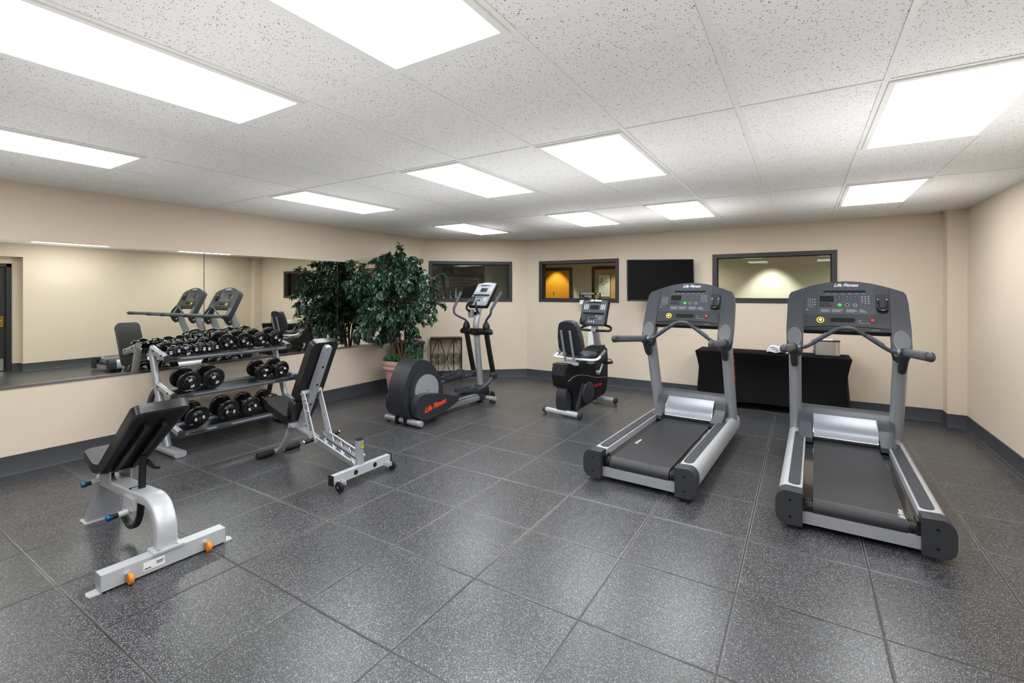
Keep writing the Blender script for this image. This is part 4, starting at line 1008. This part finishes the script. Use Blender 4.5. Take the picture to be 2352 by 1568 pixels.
def warn(T, par, s=.035):
    mb = MB(T); mb.prism([(-s * .5, -s * .45), (s * .5, -s * .45), (0, s * .5)], 'z', 0, .001); w_ = mb.build('warning_sticker', M_WARN, par, flat=True)
    mb = MB(T)
    for a, b in (((-s * .5, -s * .45), (s * .5, -s * .45)), ((s * .5, -s * .45), (0, s * .5)), ((0, s * .5), (-s * .5, -s * .45))): mb.tube([(a[0], a[1], .001), (b[0], b[1], .001)], s * .035, n=5)
    mb.span((-s * .06, -s * .22, .001), (s * .06, s * .12, .0016)); mb.span((-s * .16, -s * .3, .001), (s * .14, -s * .22, .0016))
    mb.build('warning_mark', M_BLACK, w_, flat=True)
warn(axisT((.0, -.0045, .275), (0, -1, 0), (1, 0, 0)), po, .045)
mb = MB(); mb.sweep([(0, .02, .085), (0, .35, .175), (0, .78, .285), (0, .95, .31)], rrect(.065, .05, .018, 3), res=3); mb.build('main_rail', M_SILVER, t, ang=50)
for s in (-1, 1):
    mb = MB(); pts = [(.06, .10)] 
    for k in range(4):
        y = .10 + k * .11; z = .105 + (y) * .262
        pts += [(y, z + .055), (y + .06, z + .07), (y + .075, z + .045), (y + .09, z + .045)]
    pts += [(.56, .30), (.56, .22)]
    mb.prism(pts, 'x', s * .042 - .003, s * .042 + .003); mb.build('notched_plate', M_STEEL, t, ang=20)
    mb = MB(); mb.tube([(s * .075, .05, .165), (s * .075, .52, .29)], .0075, n=8); mb.build('ladder_rod', M_LSILV, t)
    mb = MB()
    o = [(.705, .655), (.69, .675), (.665, .675), (.65, .655), (.49, .255), (.50, .235), (.56, .235), (.575, .255)]
    mb.prism(o, 'x', s * .085 - .004, s * .085 + .004, bev=.001); fr = mb.build('prop_plate', M_LSILV, t, ang=30)
    if s < 0:
        text('plate_lettering', 'Life Fitness', .062, axisT((-.0895, .60, .47), (-1, 0, 0), V((0, -.36, -.93))), M_BLACK, fr, shear=.3, ext=.0006, sx=1.0)
        warn(axisT((-.0895, .535, .285), (-1, 0, 0), (0, -1, 0)), fr, .04)
    mb = MB(); mb.cyl((s * .09, .525, .262), (s * .175, .525, .262), .0175, n=16); mb.build('side_peg', M_BLACK, t)
    mb = MB(); mb.ball((s * .18, .525, .262), .018, s=(.6, 1, 1)); mb.build('peg_cap', M_STEEL, t)
mb = MB(); mb.cyl((-.10, .68, .655), (.10, .68, .655), .021, n=20); mb.build('prop_crossbar', M_LSILV, t)
mb = MB(); mb.cyl((-.11, .53, .235), (.11, .53, .235), .008, n=12); mb.cyl((-.095, .86, .34), (.095, .86, .34), .016, n=16); mb.box((0, .88, .335), (.15, .07, .045), bev=.008); mb.build('pivot_bracket', M_LSILV, t)
# backrest spine and pads
a, b = V((0, .815, .36)), V((0, .435, 1.115)); d = (b - a).normalized(); nrm = V((0, d.z, -d.y))
T = Matrix(((1, d.x, nrm.x, a.x), (0, d.y, nrm.y, a.y), (0, d.z, nrm.z, a.z), (0, 0, 0, 1))); L = (b - a).length
mb = MB(T); mb.prism([(-.034, 0), (.034, 0), (.034, L - .05), (.02, L - .03), (-.02, L - .03), (-.034, L - .05)], 'z', -.035, .012, bev=.006); sp = mb.build('backrest_spine', M_SILVER, t)
mb = MB(T)
for q in (.16, .25, .5, .72): mb.prism([(x, q * L + y) for x, y in ellipse(.012, .012, 14)], 'z', -.0365, -.03)
mb.build('spine_plug', M_BLACK, sp)
mb = MB(T @ Matrix.Translation((0, .235, .012))); pad(mb, .275, .265, .60, .075, r=.045); mb.build('backrest_pad', M_VINYL, t, ang=60)
mb = MB(T @ Matrix.Translation((0, .005, .012))); pad(mb, .22, .265, .215, .08, r=.04); mb.build('lower_pad', M_VINYL, t, ang=60)
T = axisT((0, .86, .365), (0, -.25, 1), (1, 0, 0))
mb = MB(T); mb.prism([(-.13, 0), (.13, 0), (.138, .05), (.125, .30), (.09, .42), (.06, .445), (-.06, .445), (-.09, .42), (-.125, .30), (-.138, .05)], 'z', 0, .065, bev=.022, seg=4, ang=14); mb.build('seat_pad', M_VINYL, t, ang=60)
mb = MB(); mb.sweep([(0, .92, .33), (0, .99, .27), (0, 1.04, .17), (0, 1.12, .07), (0, 1.18, .035)], rrect(.07, .035, .012, 3), res=6, up=(0, 1, 0)); mb.build('front_leg', M_SILVER, t, ang=50)
mb = MB(); mb.cyl((-.20, 1.18, .03), (.20, 1.18, .03), .022, n=18); ft = mb.build('front_foot', M_SILVER, t)
for s in (-1, 1):
    mb = MB(); mb.cyl((s * .055, 1.18, .03), (s * .215, 1.18, .03), .0285, n=20, bev=.003); mb.build('foot_sleeve', M_RUBBER, ft)

# ------------------------------------------------------------------ dumbbell rack
t = thing('dumbbell_rack', 'silver three-tier dumbbell rack against the mirror wall', 'rack', (-5.2, 2.73, 0))
RX, RY = -5.2, 2.73
TIERS = [(-5.24, .905), (-5.10, .552), (-4.95, .222)]
for s, yy in ((-1, 2.105), (1, 3.375)):
    y = yy - RY
    mb = MB(); mb.sweep([(-.02, y, .06), (-.12, y, .32), (-.26, y, .66), (-.37, y, .97)], rrect(.055, .07, .022, 4), up=(1, 0, 0), res=3)
    mb.sweep([(-.37, y, 1.0), (-.30, y, .955), (-.04, y, .915)], rrect(.045, .066, .018, 4)); fr = mb.build('side_frame', M_SILVER, t, ang=50)
    for i, (tx, tz) in enumerate(TIERS):
        xb = (-.36, -.27, -.12)[i]
        mb = MB(); mb.sweep([(xb, y, tz + .02 + .2 * (tx - RX - xb)), (tx - RX - .01, y, tz + .005)], rrect(.05, .066, .018, 4)); ar = mb.build('tier_arm', M_SILVER, fr, ang=50)
        mb = MB(); mb.sweep([(tx - RX - .012, y, tz + .005), (tx - RX + .014, y, tz)], rrect(.056, .073, .02, 4)); mb.build('arm_cap', M_CAP, ar, ang=50)
        if i < 2:
            mb = MB()
            for q in (.25, .8): xx = xb + (tx - RX - xb) * q; mb.cyl((xx, y - s * .0 - .024, tz + .02 + .2 * (tx - RX - xx)), (xx, y - .029, tz + .02 + .2 * (tx - RX - xx)), .011, n=14)
            mb.build('frame_plug', M_BLACK, ar)
    mb = MB(); mb.sweep([(-.30, y, .035), (.235, y, .035)], rrect(.105, .06, .028, 5)); ft = mb.build('foot_beam', M_SILVER, t, ang=50)
    mb = MB(); mb.sweep([(-.19, y, .62), (-.36, y, .52), (-.46, y, .30), (-.475, y, .03)], rrect(.045, .06, .02, 4), res=6, up=(1, 0, 0)); mb.build('rear_leg', M_GREY, t, ang=50)
SL = .20
for i, (tx, tz) in enumerate(TIERS):
    x0 = tx - RX
    def sz(x): return tz + SL * (x0 - x)
    mb = MB()
    # front rail: angle section along y
    for xa in (x0 - .03, x0 - .235):
        z = sz(xa)
        mb.prism([(xa - .03, z + .004), (xa + .03, z - .010), (xa + .03, z - .035), (xa + .024, z - .035), (xa + .024, z - .015), (xa - .03, z - .002)], 'y', -.61, .63)
    sf = mb.build('shelf_rail', M_GREY, t, ang=30)
    mb = MB(); mb.prism([(x0 - .205, sz(x0 - .205) - .012), (x0 - .06, sz(x0 - .06) - .012), (x0 - .06, sz(x0 - .06) - .016), (x0 - .205, sz(x0 - .205) - .016)], 'y', -.61, .63); mb.build('shelf_tray', M_BLACK, sf)
    mb = MB(); mb.prism([(x0 - .004, sz(x0) - .012), (x0 + .002, sz(x0) - .012), (x0 + .002, sz(x0) + .004), (x0 - .004, sz(x0) + .004)], 'y', -.61, .63); mb.build('rail_lip', M_CHROME, sf)

# ------------------------------------------------------------------ dumbbells
def dumbbell(label, num, r, kind, fx, fy, fz, spin, group):
    """front head face centre at fx,fy,fz; axis tilts up toward the wall"""
    ang = atan2(.20, 1)
    tilt = Matrix.Rotation(ang, 4, 'Y')
    t = thing('dumbbell', label, 'dumbbell', (fx, fy, fz), 0, group)
    sep = .125 if kind == 0 else .13
    th = .052 if kind == 0 else .06
    T = tilt @ Matrix.Rotation(radians(90), 4, 'Y') @ Matrix.Rotation(spin, 4, 'Z')   # local z -> toward the room
    if kind == 0: prof = [(.016, -th), (r * .80, -th), (r * .95, -th + .008), (r, -th * .6), (r, -th * .4), (r * .92, -.008), (r * .75, 0), (.022, 0), (.020, .002), (.0, .002)]
    else:
        prof = [(.016, -th), (r * .86, -th), (r * .97, -th + .006), (r, -th + .014), (r * .985, -th + .024), (r * .93, -th + .031), (r * .9, -th + .031)]
        if kind == 2: prof += [(r * .90, -th + .034), (r * .9, -.022), (r * .86, -.018), (r * .6, -.018)]
        else: prof += [(r * .7, -th + .030), (r * .56, -th + .033)]
        prof += [(r * .50, -.016), (r * .48, -.004), (r * .44, 0), (r * .42, 0), (.016, -.001), (.012, .002), (.0, .002)]
    # head mesh
    for k, off in ((0, 0), (1, -(sep + th))):
        TT = T @ Matrix.Translation((0, 0, off)) if k == 0 else T @ Matrix.Translation((0, 0, off - th)) @ Matrix.Rotation(pi, 4, 'X')
        mb = MB(); mb.lathe(prof, T=TT, n=36); hd = mb.build('weight_head', M_IRONCAST, t, ang=50)
        mb = MB(); mb.lathe([(.009, 0), (.009, .0035), (.0, .0035)], T=TT, n=12); mb.build('end_bolt', M_GREY, hd)
        q = .62 * r if kind == 0 else .31 * r
        ts = .034 if kind == 0 else .03
        for sgn in (-1, 1):
            text('weight_number', num, ts, TT @ Matrix.Translation((0, sgn * q, .0028 if kind == 0 else .001)), M_WHITE, hd, ext=.0006, bold=.001, sx=1.15)
        mb = MB(TT); mb.prism([(.024 + a, (.62 if kind == 0 else .30) * r + b + .006) for a, b in ((-.002, -.009), (.005, 0), (-.002, .010))], 'z', .0005, .0022); mb.build('red_mark', M_RED, hd, flat=True)
    mb = MB(); mb.lathe([(.014, -th - sep - .004), (.0145, -th - sep * .8), (.017, -th - sep * .5), (.0145, -th - sep * .2), (.014, -th + .004)], T=T, n=18); mb.build('handle', M_CHROME, t)
    return t
pos = ['first', 'second', 'third', 'fourth', 'fifth', 'sixth', 'seventh', 'eighth']
top = [2.184, 2.298, 2.415, 2.538, 2.695, 2.878, 3.061, 3.252]
for i, y in enumerate(top):
    k = 0 if i < 4 else (1 if i < 6 else 2); r = (.0562, .0562, .0592, .061, .091, .090, .091, .094)[i]
    num = ('10', '10', '10', '10', '15', '15', '15', '15')[i]
    lab = f'{"small" if i < 4 else "large"} black dumbbell with white numerals on the top rack tier, {pos[i]} from its left end'
    x = -5.27
    dumbbell(lab, num, r, k, x + .0, y, .905 + .20 * (-5.24 - x) + r * 1.0 + .004, (0.2, -1.2, 0.0, .15, .6, -.5, 2.2, -.6)[i], 'dumbbells on the top tier')
for i, (y, r, k, num) in enumerate(((2.259, .109, 1, '35'), (2.480, .109, 1, '35'), (3.004, .100, 2, '40'), (3.21, .099, 2, '40'))):
    dumbbell(f'black dumbbell on the middle rack tier, {("far left one", "just right of the far left one", "left one of the right pair", "right end one")[i]}', num, r, k, -5.10, y, .552 + r + .004, (-1.2, -1.0, 1.4, .9)[i], 'dumbbells on the middle tier')
for i, (y, r, k, num) in enumerate(((2.272, .110, 1, '45'), (2.562, .111, 1, '45'), (2.785, .107, 2, '50'), (3.011, .102, 2, '50'))):
    dumbbell(f'black dumbbell on the bottom rack tier, {("standing apart at the left", "first of the right-hand three", "middle one of the right-hand three", "last on the right, behind the bench")[i]}', num, r, k, -4.97, y, .222 + r + .004, (.2, -.1, .5, 1.0)[i], 'dumbbells on the bottom tier')

# ------------------------------------------------------------------ potted ficus
PX, PY = -5.13, 5.14
t = thing('potted_ficus_tree', 'artificial ficus tree with dense dark green crown in a pink terracotta pot', 'potted tree', (PX, PY, 0))
mb = MB(); mb.lathe([(.0, .0), (.19, .0), (.195, .02), (.235, .26), (.24, .275), (.238, .29), (.262, .40), (.268, .41), (.292, .425), (.295, .455), (.285, .468), (.292, .475), (.302, .50), (.303, .535), (.292, .548), (.27, .548), (.262, .50), (.0, .50)], n=48); mb.build('pot', M_TERRA, t, ang=50)
mb = MB(); mb.lathe([(.0, .51), (.15, .515), (.262, .505), (.262, .49), (0, .49)], n=24); mb.build('moss', M_MOSS, t)
rn = random.Random(11)
trunks = [((.02, -.03), (-.02, -.16, .98), (-.06, -.22, 1.35)), ((-.02, .02), (-.03, -.04, 1.0), (.02, .05, 1.45)), ((.06, .05), (.06, .12, 1.0), (.12, .22, 1.4)), ((-.06, -.08), (-.16, -.12, 1.0), (-.28, -.05, 1.4)), ((.04, .0), (.10, -.04, 1.0), (.22, -.14, 1.35))]
for (bx, by), m1, m2 in trunks:
    mb = MB(); mb.tube([(bx, by, .50), (bx * .5 + m1[0] * .5 + rn.uniform(-.02, .02), by * .5 + m1[1] * .5 + rn.uniform(-.02, .02), .75), m1, m2], [.021, .017, .015, .008], n=9, res=6); mb.build('trunk', M_BARK, t, ang=70)
C = V((-.03, -.14, 1.47))
tips = []
R_ = (.56, .60, .70)
while len(tips) < 190:
    v = V((rn.gauss(0, 1), rn.gauss(0, 1), rn.gauss(0, 1))).normalized()
    q = rn.uniform(.55, 1.0) ** .6
    irr = 1 + .12 * sin(3 * v.x + 5 * v.z) + .1 * sin(7 * v.y)
    p = C + V((v.x * R_[0], v.y * R_[1], v.z * (R_[2] if v.z > 0 else .62))) * q * irr
    if p.x + PX < XL + .17 or p.z < .86: continue
    tips.append(p)
tips += [C + V((.62, -.30, .45)), C + V((.70, -.1, .3)), C + V((.15, .74, .15)), C + V((.2, .78, .35)), C + V((.1, -.66, -.35)), C + V((-.05, -.72, .2)), C + V((0.05, .1, .72)), C + V((.3, .65, -.1))]
mbb = MB(); mbl = MB(); mbl2 = MB()
def leaf(mb, p, d, L, W, up):
    d = d.normalized(); s = d.cross(up)
    if s.length < 1e-3: s = V((1, 0, 0))
    s.normalize(); n = s.cross(d)
    f = .22
    pts = [p, p + d * L * .3 + s * W * .5 + n * W * f, p + d * L * .3 - n * 0, p + d * L * .3 - s * W * .5 + n * W * f, p + d * L * .66 + s * W * .38 + n * W * f * .7 - n * L * .05, p + d * L * .66 - n * L * .05, p + d * L * .66 - s * W * .38 + n * W * f * .7 - n * L * .05, p + d * L - n * L * .16]
    v = [mb._v(q) for q in pts]
    for q in ((0, 1, 2), (0, 2, 3), (1, 4, 5, 2), (2, 5, 6, 3), (4, 7, 5), (5, 7, 6)): mb.bm.faces.new([v[i] for i in q])
for p in tips:
    h = rn.choice(trunks)[2]
    st = V((h[0] * .8, h[1] * .8, rn.uniform(1.05, 1.45)))
    mid = (st + p) / 2 + V((rn.uniform(-.05, .05), rn.uniform(-.05, .05), .09))
    pth = catmull([st, mid, p + V((0, 0, .02)), p + (p - mid) * .25 + V((0, 0, -.05))], 6)
    mbb.tube(pth[::3] + [pth[-1]], [.005, .0035, .0018], n=5, res=1)
    nP = len(pth)
    for k in range(int(nP * .30), nP):
        for j in range(3):
            q = pth[k] + V((rn.uniform(-.02, .02), rn.uniform(-.02, .02), rn.uniform(-.02, .02)))
            dr = (pth[min(k + 1, nP - 1)] - pth[k - 1]).normalized() * rn.uniform(.1, .9) + V((rn.gauss(0, .6), rn.gauss(0, .6), rn.uniform(-1.1, .15)))
            if q.x + PX < XL + .12: continue
            leaf(mbl if rn.random() < .8 else mbl2, q, dr, rn.uniform(.06, .09), rn.uniform(.031, .045), V((rn.gauss(0, .35), rn.gauss(0, .35), 1)))
mbb.build('branches', M_BARK, t, ang=80)
mbl.build('foliage', M_LEAF, t, flat=True)
mbl2.build('pale_foliage', mat('silk_leaf_pale', (62, 104, 74), .36, vary=.35, vscale=9), t, flat=True)
mb = MB()
for i in range(150):
    a = rn.uniform(0, 6.283); r = rn.uniform(.08, .27); b = V((r * cos(a), r * sin(a), .51))
    for j in range(4):
        leaf(mb, b + V((0, 0, rn.uniform(0, .05))), V((cos(a) * rn.uniform(.2, 1.2) + rn.gauss(0, .4), sin(a) * rn.uniform(.2, 1.2) + rn.gauss(0, .4), rn.uniform(.2, 1.6 if sin(a) > -.2 else .7))), rn.uniform(.05, .085), .026, V((0, 0, 1)))
for i in range(26):
    a = rn.uniform(.2, 2.2); b = V((.16 * cos(a), .16 * sin(a), .51)); tp = b + V((rn.uniform(-.02, .22) , rn.uniform(0, .2), rn.uniform(.12, .24)))
    for j in range(9):
        q = b + (tp - b) * (j / 8)
        leaf(mb, q, V((rn.gauss(0, 1), rn.gauss(0, 1), .5)), .05, .016, V((0, 0, 1)))
mb.build('underplanting', M_LEAF2, t, flat=True)

# ------------------------------------------------------------------ bin, iron shelf, table and things on it
t = thing('waste_bin', 'tall round black waste bin behind the ficus pot', 'bin', (-5.455, 5.63, 0))
mb = MB(); mb.lathe([(.0, 0), (.19, 0), (.195, .01), (.228, .70), (.235, .705)], n=44); mb.build('bin_body', M_RUBBER, t)
mb = MB(); mb.lathe([(.234, .70), (.246, .712), (.246, .742), (.236, .756), (.15, .762), (.145, .74), (.14, .70)], n=44); mb.build('bin_lid', M_BLACK, t)

Ti = T1
t = thing('iron_plant_stand', 'black wrought iron stand with scrollwork standing by the corner window wall', 'plant stand', T1 @ V((.405, -.16, 0)), atan2(1.23, 1.42))
w2, d2, h2 = .265, .12, .76
for sx_ in (-1, 1):
    for sy in (-1, 1):
        mb = MB(); mb.box((sx_ * w2, sy * d2, h2 / 2), (.014, .014, h2), bev=.002); mb.build('leg', M_IRON, t)
mb = MB()
for sx_ in (-1, 1): mb.box((sx_ * w2, 0, h2 - .01), (.02, 2 * d2 + .02, .025), bev=.004)
for sy in (-1, 1): mb.box((0, sy * d2, h2 - .01), (2 * w2 + .02, .02, .025), bev=.004)
mb.box((0, 0, h2 + .003), (2 * w2, 2 * d2, .008)); mb.build('top_frame', M_IRON, t)
mb = MB()
for sx_ in (-1, 1): mb.box((sx_ * w2, 0, .08), (.01, 2 * d2, .01))
for sy in (-1, 1): mb.box((0, sy * d2, .08), (2 * w2, .01, .01))
mb.build('bottom_frame', M_IRON, t)
def spiral(cx, cz, r0, a0, turns, sgn, y):
    return [(cx + r0 * (1 - .72 * k / 18) * cos(a0 + sgn * turns * 2 * pi * k / 18), y, cz + r0 * (1 - .72 * k / 18) * sin(a0 + sgn * turns * 2 * pi * k / 18)) for k in range(19)]
for y in (-d2, d2):
    for cx in (-.133, .0, .133):
        pass
    for cx, wd in ((0.0, 1), (-.265, 0), (.265, 0)):
        for s in ((-1, 1) if cx == 0 else ((1,) if cx < 0 else (-1,))):
            # long crossing curves
            mb = MB()
            mb.tube([(cx + s * .12, y, .74), (cx + s * .055, y, .56), (cx + s * .012, y, .42), (cx + s * .012, y, .33), (cx + s * .05, y, .2), (cx + s * .12, y, .09)], .004, n=6, res=5)
            c2 = cx + s * .08
            mb.tube([(c2 + .055 * cos(a), y, .385 + .095 * sin(a)) for a in [2 * pi * k / 20 for k in range(21)]], .004, n=6, res=1)
            mb.tube(spiral(c2, .42, .045, -pi / 2, 1.4, 1, y), .0035, n=6, res=1)
            mb.tube(spiral(c2, .345, .042, pi / 2, 1.4, -1, y), .0035, n=6, res=1)
            mb.build('scroll', M_IRON, t, ang=80)
    for x in (-.133, .133):
        mb = MB(); mb.cyl((x, y, .08), (x, y, .74), .0045, n=8); mb.build('upright_rod', M_IRON, t)
    for x in (-.2, .2):
        mb = MB(); mb.tube([(x + .032 * cos(a), y, .70 + .032 * sin(a)) for a in [2 * pi * k / 14 for k in range(15)]], .0035, n=6, res=1); mb.build('corner_ring', M_IRON, t)

t = thing('folding_table', 'long folding table under a fitted black stretch cover against the back wall', 'table', (-.39, 7.19, 0))
W2, D2, HT = .895, .25, .742
mb = MB()
def ring(z):
    q = z / HT
    pts = []
    n = 22
    cz = []
    for (ax, ay), (bx, by) in (((-1, -1), (1, -1)), ((1, -1), (1, 1)), ((1, 1), (-1, 1)), ((-1, 1), (-1, -1))):
        for k in range(n):
            u = k / n
            x = (ax + (bx - ax) * u); y = (ay + (by - ay) * u)
            ins = .05 * sin(pi * q) + .02
            ins2 = .055 * sin(pi * min(1, q * 1.0)) if q < 1 else 0
            bow = sin(pi * u)
            L_ = 1 if ax != bx else .4
            nx, ny = (by - ay) / 2, -(bx - ax) / 2     # outward normal of that side
            px = x * (W2 - ins2) - nx * bow * .05 * sin(pi * q) * L_; py = y * (D2 - ins2 * .5) - ny * bow * .05 * sin(pi * q) * L_
            hem = (.10 if L_ == 1 else .06) * sin(pi * u) ** .8 if 0 < u < 1 else 0
            pts.append((px, py, hem * (1 - q) + z))
    return pts
mb.loft([ring(HT * k / 16) for k in range(17)] , cap=False)
R = ring(HT)
ins = [(x * .985, y * .97, HT + .006) for x, y, z in R]
mb.loft([R, ins], cap=False); mb.bm.faces.new([mb._v(p) for p in ins]); bmesh.ops.remove_doubles(mb.bm, verts=mb.bm.verts[:], dist=.0005)
mb.build('stretch_cover', M_CLOTH, t, ang=50)
for sx_ in (-1, 1):
    for sy in (-1, 1):
        mb = MB(); mb.cyl((sx_ * (W2 - .02), sy * (D2 - .02), .0), (sx_ * (W2 - .07), sy * (D2 - .05), .72), .014); mb.build('leg', M_BLACK, t)
mb = MB(); mb.span((-W2 + .02, -D2 + .01, .715), (W2 - .02, D2 - .01, .735)); mb.build('tabletop', M_GREY, t)
t = thing('towel_dispenser', 'stainless steel rounded bin of white tissues on the black-covered table', 'dispenser', (.25, 7.18, .749))
mb = MB(); mb.prism(rrect(.29, .15, .05, 7), 'z', .012, .188); mb.build('steel_body', M_STEEL, t, ang=50)
mb = MB(); mb.prism(rrect(.292, .152, .051, 7), 'z', 0, .014); mb.prism(rrect(.294, .154, .052, 7), 'z', .184, .198, bev=.004); mb.build('band', M_BLACK, t, ang=50)
mb = MB(); mb.prism([(x - .03, y) for x, y in rrect(.21, .08, .02, 4)], 'z', .198, .212, bev=.005); mb.build('white_tissue', M_TOWEL, t)
t = thing('folded_towels', 'loosely folded white towel pile on the table, left of the steel bin', 'towel', (-.27, 7.16, .757))
mb = MB(); rn = random.Random(3)
for i in range(4):
    z = .004 + i * .021; w_ = .14 - i * .012
    nn = 12
    mb.loft([[(-w_ + .01 * sin(i * 2 + k), y, z + h + .008 * sin(k * 1.3 + i)) for y, h in ((-.085, .0), (-.095, .01), (-.085, .02), (.085, .02), (.095, .01), (.085, 0))] if False else [(-w_ + 2 * w_ * k / nn, y * (1 + .06 * sin(k + i)), z + h + .007 * sin(k * 1.1 + i * 1.7)) for y, h in ((-.085, .0), (-.095, .01), (-.085, .02), (.085, .02), (.095, .01), (.085, 0))] for k in range(nn + 1)])
mb.build('towel_folds', M_TOWEL, t, ang=70)

# ------------------------------------------------------------------ television
c = V((-1.815, 7.13, 1.735))
t = thing('wall_television', 'black flat television on a swivel mount between the second and third windows', 'television', c, radians(27))
Tt = Matrix.Rotation(radians(-5), 4, 'X')
mb = MB(Tt); mb.prism(rrect(.975, .625, .008, 2), 'y', -.02, .02, bev=.004); tv = mb.build('screen_housing', M_BLACK, t)
mb = MB(Tt); mb.box((0, -.0205, .006), (.95, .002, .592)); mb.build('screen', mat('matte_dark_screen', (9, 9, 10), .6, vary=0, spec=.08), t, flat=True)
mb = MB(Tt); mb.box((0, .045, -.02), (.6, .06, .35), bev=.02); mb.build('rear_housing', M_BLACK, tv)
mb = MB(); mb.box((0, .11, 0), (.3, .03, .3)); mb.box((.04, .20, 0), (.06, .2, .06)); mb.box((.07, .30, 0), (.18, .02, .25)); mb.build('wall_bracket', M_IRON, t)

# ------------------------------------------------------------------ physician scale
t = thing('beam_scale', 'white upright beam scale behind the recumbent bike', 'scale', (-3.0, 7.22, 0), radians(4))
mb = MB(); mb.box((0, -.05, .05), (.30, .42, .06), bev=.015); mb.build('platform', M_BLACK, t)
mb = MB(); mb.box((0, .14, .75), (.085, .05, 1.36), bev=.006); mb.build('column', M_WPAINT, t)
mb = MB(); mb.box((-.1, .13, 1.385), (.17, .05, .055), bev=.008); mb.box((-.13, .125, 1.39), (.10, .06, .07), bev=.006); mb.build('head_casting', M_WPAINT, t)
mb = MB(); mb.box((-.02, .11, 1.535), (.36, .012, .022)); mb.box((-.08, .11, 1.485), (.20, .01, .018)); mb.build('balance_beam', M_STEEL, t)
mb = MB(); mb.box((-.18, .11, 1.49), (.02, .02, .13)); mb.box((.165, .11, 1.485), (.018, .02, .13)); mb.box((-.075, .12, 1.44), (.055, .03, .09)); mb.box((-.13, .11, 1.49), (.05, .02, .05)); mb.build('beam_frame', M_BLACK, t)
mb = MB(); mb.box((.09, .10, 1.535), (.03, .03, .045), bev=.003); mb.build('poise_weight', M_BLACK, t)
